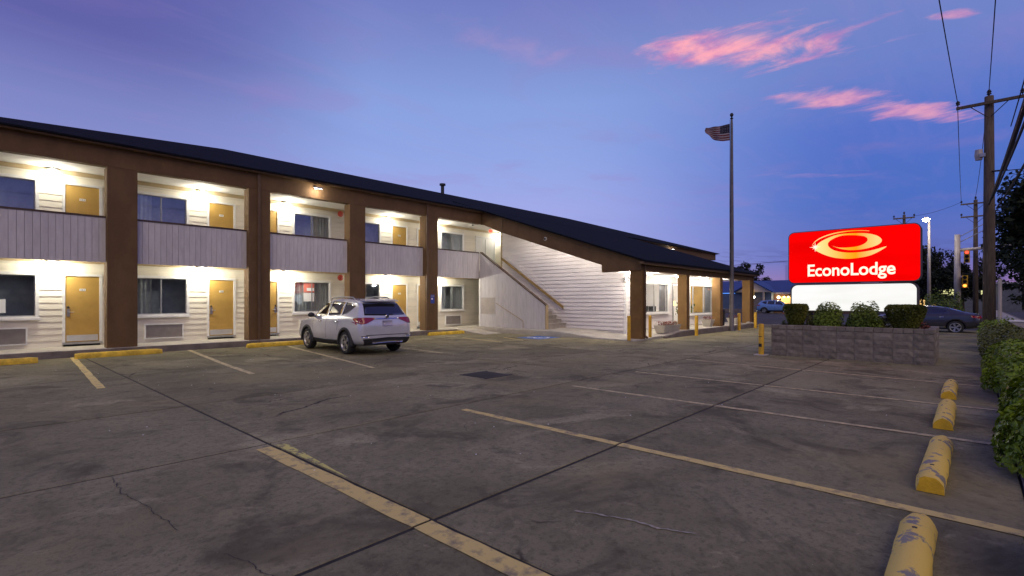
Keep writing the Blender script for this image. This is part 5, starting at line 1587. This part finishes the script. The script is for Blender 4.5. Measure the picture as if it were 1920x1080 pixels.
def cable(p, q, sag, r, label, n=24):
    p = Vector(p); q = Vector(q)
    pts = [p.lerp(q, k / n) - Vector((0, 0, 4 * sag * (k / n) * (1 - k / n))) for k in range(n + 1)]
    o = B().tube(pts, r, 5).put('overhead_wire', M['wire'], None)
    return tag(o, label, 'wire', 'overhead wires')
cable((30.75, .54, 10.75), (-24, 1.25, 10.2), .9, .016, 'thin overhead wire from the left end of the near pole crossarm')
cable((31, -.52, 11.05), (-24, -.3, 10.6), .9, .016, 'thin overhead wire from the top of the near pole')
cable((30.75, -1.55, 10.75), (-24, -1.6, 10.3), .9, .018, 'thin overhead wire from the right end of the near pole crossarm')
cable((30.7, -1.0, 7.35), (-24, -1.15, 7.0), .7, .03, 'dark overhead cable from the bracket halfway up the near pole')
cable((30.75, -.5, 5.9), (-24, -1.1, 5.9), .75, .04, 'lowest thick overhead cable curving up to the right from the near pole')
cable((30.75, -.62, 6.15), (-24, -1.4, 6.15), .75, .03, 'upper strand of the thick overhead cable pair by the near pole')
cable((31.2, .54, 10.75), (60.9, .8, 10.5), .5, .016, 'thin wire between the two poles, on the left')
cable((31.2, -.5, 11.0), (60.9, -.15, 10.9), .5, .016, 'thin wire between the two pole tops')
cable((60.9, .8, 10.5), (63, 4.4, 9.9), .2, .014, 'short wire running left from the second pole')
cable((63, 5.0, 6.6), (64, 60, 6.5), .8, .02, 'faint wire crossing the sky behind the flagpole')
cable((30.85, -.5, 7.35), (31, -40, 7.4), .5, .02, 'wire leaving the near pole towards the right picture edge')
cable((30.8, -.75, 5.7), (-24, -1.75, 5.75), .8, .03, 'lower right strand of the thick overhead cables by the near pole')
cable((30.75, -1.2, 9.2), (-24, -1.35, 8.9), .8, .02, 'middle overhead cable between the crossarm wires and the thick cables')
# traffic signals
t = thing('traffic_signal', (60, 1.05, -.06), 'traffic signal pole with arm and red lights beyond the exit', 'traffic signal')
B().tube([(60, 1.05, -.06), (60, 1.05, 7.5)], [.26, .2], 14).put('pole', M['galv'], t, smooth=True)
B().tube([(60, 1.05, 6.1), (60, -1.5, 6.25), (60, -9, 6.7)], [.15, .13, .09], 10).put('arm', M['galv'], t, smooth=True)
for z0_, z1_ in ((7.25, 8.6), (6.75, 8.05)):
    B().tube([(60, 1.0, z0_), (60, -1.2, z1_)], .035, 6).put('tie_bar', M['metal_grey'], t)
def head(y, z, lit, m, n=3):
    bb = B().box(59.55, 59.85, y - .2, y + .2, z, z + n * .36)
    h = bb.put('signal_head', M['yellow_post'], t)
    for k in range(n):
        zz = z + (k + .5) * .36
        B().lathe([(0, 59.53 - 59.5), (.13, .035)], (59.5, y, zz), 'x', 14).put('lens', m if k == lit else M['black'], h)
        B().lathe([(.15, .05), (.15, -.16)], (59.5, y, zz), 'x', 14).put('visor', M['black'], h)
B().tube([(60, .85, 3.0), (59.75, .5, 3.0)], .04, 6).put('bracket', M['metal_grey'], t)
head(.42, 4.95, 2, M['sig_red']); head(.55, 2.75, 0, M['sig_amber'])
# street lamp
t = thing('street_lamp', (60, 3.0, -.06), 'lit street lamp on a tall slim pole right of the red sign', 'street lamp')
B().tube([(60, 3.0, -.06), (60, 3.0, 9.0)], [.16, .09], 12).put('pole', M['galv'], t, smooth=True)
B().tube([(60, 3.0, 8.9), (59.6, 3.1, 9.05), (59.2, 3.15, 9.05)], .05, 8).put('arm', M['galv'], t)
B().box(58.7, 59.3, 3.02, 3.28, 9.0, 9.14).put('lamp_housing', M['galv'], t)
B().lathe([(.0, -.26), (.22, -.18), (.28, 0)], (58.98, 3.15, 9.0), 'z', 14).put('lamp_globe', M['street_bulb'], t, smooth=True)
point('street_light', t, (58.5, 3.15, 8.5), 160, (1, .88, .68), .15)
# utility boxes beside the hedge
t = thing('utility_box', (26.4, -1.2, .05), 'white utility box behind the hedge near the utility pole', 'utility box')
bevel(bx('cabinet', M['galv'], t, 26.2, 26.6, -1.4, -1.0, .05, .85), .03, 2); bevel(bx('lid', M['white'], t, 26.17, 26.63, -1.43, -.97, .852, .9), .02, 2)
t = thing('concrete_post', (23.2, -1.5, .05), 'rough pale concrete block behind the hedge at the right picture edge', 'concrete block')
bevel(bx('shaft', M['concrete'], t, 22.9, 23.6, -1.9, -1.3, .05, .72), .05, 2); bevel(bx('top', M['concrete'], t, 22.86, 23.64, -1.94, -1.26, .722, .78), .02, 2)
tag(B().tube([(29.0, -1.9, .05), (29.0, -1.9, 1.5)], .05, 8).put('sign_post', M['wood_pole'], None), 'short dark post on the sidewalk at the right picture edge', 'post')

# ------------------------------------------------------------------ restaurant and shops in the background
RX = 76.0
M['blue_roof'] = mat('blue_metal_roof', (.012, .045, .19), .5, .2, var=.15, scale=1)
M['blue_wall'] = mat('blue_grey_wall', (.08, .12, .2), .7, var=.1)
M['wood_wall'] = mat('brown_wood_wall', (.10, .05, .035), .8, var=.3, scale=2, stretch=(1, 5, .5))
M['pale_wall'] = mat('pale_gable_wall', (.36, .34, .36), .8)
RE = thing('restaurant', (RX, 20, -.06), 'low restaurant with a blue roof and warm lights behind the motel canopy', 'restaurant')
bx('wall', M['wood_wall'], RE, RX, RX + 12, 12.0, 20.4, -.06, 2.75)
bx('side_wing', M['blue_wall'], RE, RX - 1.0, RX + 12, 20.42, 30, -.06, 2.75)
B().poly([(RX - .6, 11.5, 2.76), (RX + 6, 11.5, 4.62), (RX + 12.6, 11.5, 2.76)], (0, 18.9, 0)).put('roof', M['blue_roof'], RE)
B().poly([(RX - 1.6, 20.3, 2.77), (RX - 1.6, 25.0, 2.77), (RX - 1.6, 22.6, 4.15)], (4, 0, 0)).put('front_gable', M['pale_wall'], RE)
for s in (1, -1):
    yy = 22.6 - s * 2.65
    B().poly([(RX - 2.0, 22.6, 4.22), (RX - 2.0, yy, 2.68), (RX - 2.0, yy, 2.8), (RX - 2.0, 22.6, 4.36)], (5, 0, 0)).put('gable_roof', M['blue_roof'], RE)
bx('fascia', M['pale_wall'], RE, RX - .65, RX - .5, 11.6, 20.2, 2.5, 2.74)
bx('blue_light_strip', emis('blue_light_strip', (.1, .35, 1), 1.2), RE, RX - 1.1, RX - 1.03, 25.2, 29.5, 2.62, 2.7)
for y in (21.2, 23.6): bx('porch_post', M['pale_wall'], RE, RX - 1.5, RX - 1.3, y, y + .2, -.06, 2.75)
for y0 in (13.6, 16.0, 18.2): 
    w3 = bx('window', M['wood_wall'], RE, RX - .06, RX - .003, y0, y0 + 1.3, .9, 2.2)
    bx('pane', M['warm_win'] if y0 > 17 else M['dark'], w3, RX - .075, RX - .063, y0 + .08, y0 + 1.22, .98, 2.12)
bx('doorway', M['dark'], RE, RX - 1.03, RX - 1.003, 21.6, 22.9, -.05, 2.1)
lamps = [(RX - .3, 19.7, 2.05), (RX - .3, 19.0, 2.1), (RX - .3, 18.5, 2.1), (RX - .3, 17.6, 2.1)]
for k, (x, y, z) in enumerate(lamps):
    t = thing('restaurant_lamp', (x, y, z), '%s warm bulb from the left on the restaurant wall' % NTH[k], 'lamp', 'warm bulbs on the restaurant')
    r_ = .2 if k == 0 else .1
    B().lathe([(0, -r_), (r_ * .8, -r_ * .6), (r_, 0), (r_ * .7, r_ * .7), (.03, r_)], (x, y, z), 'z', 10).put('globe', M['warm_bulb'], t, smooth=True)
    bx('arm', M['black'], t, x, RX - .003, y - .02, y + .02, z + r_ + .0, z + r_ + .05)
    if k == 0: point('wall_glow', t, (x - .4, y, z), 60, (1, .7, .35), .1)
t = thing('drum_sign', (RX - 2.5, 22.7, 2.5), 'lit yellow drum-shaped sign at the restaurant gable', 'sign')
B().lathe([(.48, 0), (.48, .85), (0, .85)], (RX - 2.5, 22.7, 2.35), 'z', 20).put('drum', M['yellow_sign'], t, smooth=False)
bx('hanger', M['black'], t, RX - 2.53, RX - 2.47, 22.67, 22.73, 3.2, 3.62)
t = thing('globe_lamp_post', (RX - 4, 21.8, -.06), 'small lit globe lamp post in front of the restaurant', 'lamp post')
B().tube([(RX - 4, 21.8, -.06), (RX - 4, 21.8, 1.95)], .05, 8).put('pole', M['black'], t)
B().lathe([(0, 1.9), (.12, 1.95), (.17, 2.07), (.12, 2.2), (0, 2.24)], (RX - 4, 21.8, 0), 'z', 12).put('globe', M['bulb'], t, smooth=True)
t = thing('traffic_drum', (68.5, 17.0, -.06), 'orange and white traffic drum beside the sky-tinted car', 'traffic drum')
M['orange'] = mat('orange_plastic', (.75, .15, .02), .5); 
for k in range(5):
    z = -.06 + k * .2
    B().lathe([(.30 - .012 * k, 0), (.295 - .012 * k, .2)], (68.5, 17.0, z), 'z', 16).put('band', M['orange'] if k % 2 == 0 else M['white'], t)
B().lathe([(.24, 0), (.0, .02)], (68.5, 17.0, .94), 'z', 16).put('lid', M['orange'], t)
bevel(bx('low_wall', M['curb'], RE, 70.0, 70.3, 21.0, 27, -.06, .5), .03, 1)
# shop row beyond the crossing
t = thing('shop', (110, -1, -.06), 'low shop with a lit yellow-green sign band behind the traffic signals', 'shop')
bx('wall', M['dark'], t, 110, 118, -5.5, 7, -.06, 4.2); bx('roof_edge', M['pale_wall'], t, 109.8, 118.2, -5.7, 7.2, 4.2, 4.5)
for k, (a, b) in enumerate(((1.6, 4.2), (-.3, 1.0), (-2.5, -.9))):
    bx('sign_band', M['shop_band'], t, 109.8, 109.98, a, b, 2.4, 3.7)
for k in range(5): bx('window', M['warm_win'], t, 109.9, 109.99, 4.6 + k * .45, 4.9 + k * .45, .6, 2.4)
t = thing('lit_building', (121, -10, -.06), 'pale lit building across the street at the right edge', 'building')
bx('wall', M['pale_wall'], t, 118, 124, -14, -6.5, -.06, 3.0); bx('lit_front', emis('lit_pink_front', (1, .55, .45), .35), t, 117.9, 117.98, -13.5, -7, 1.0, 2.0)
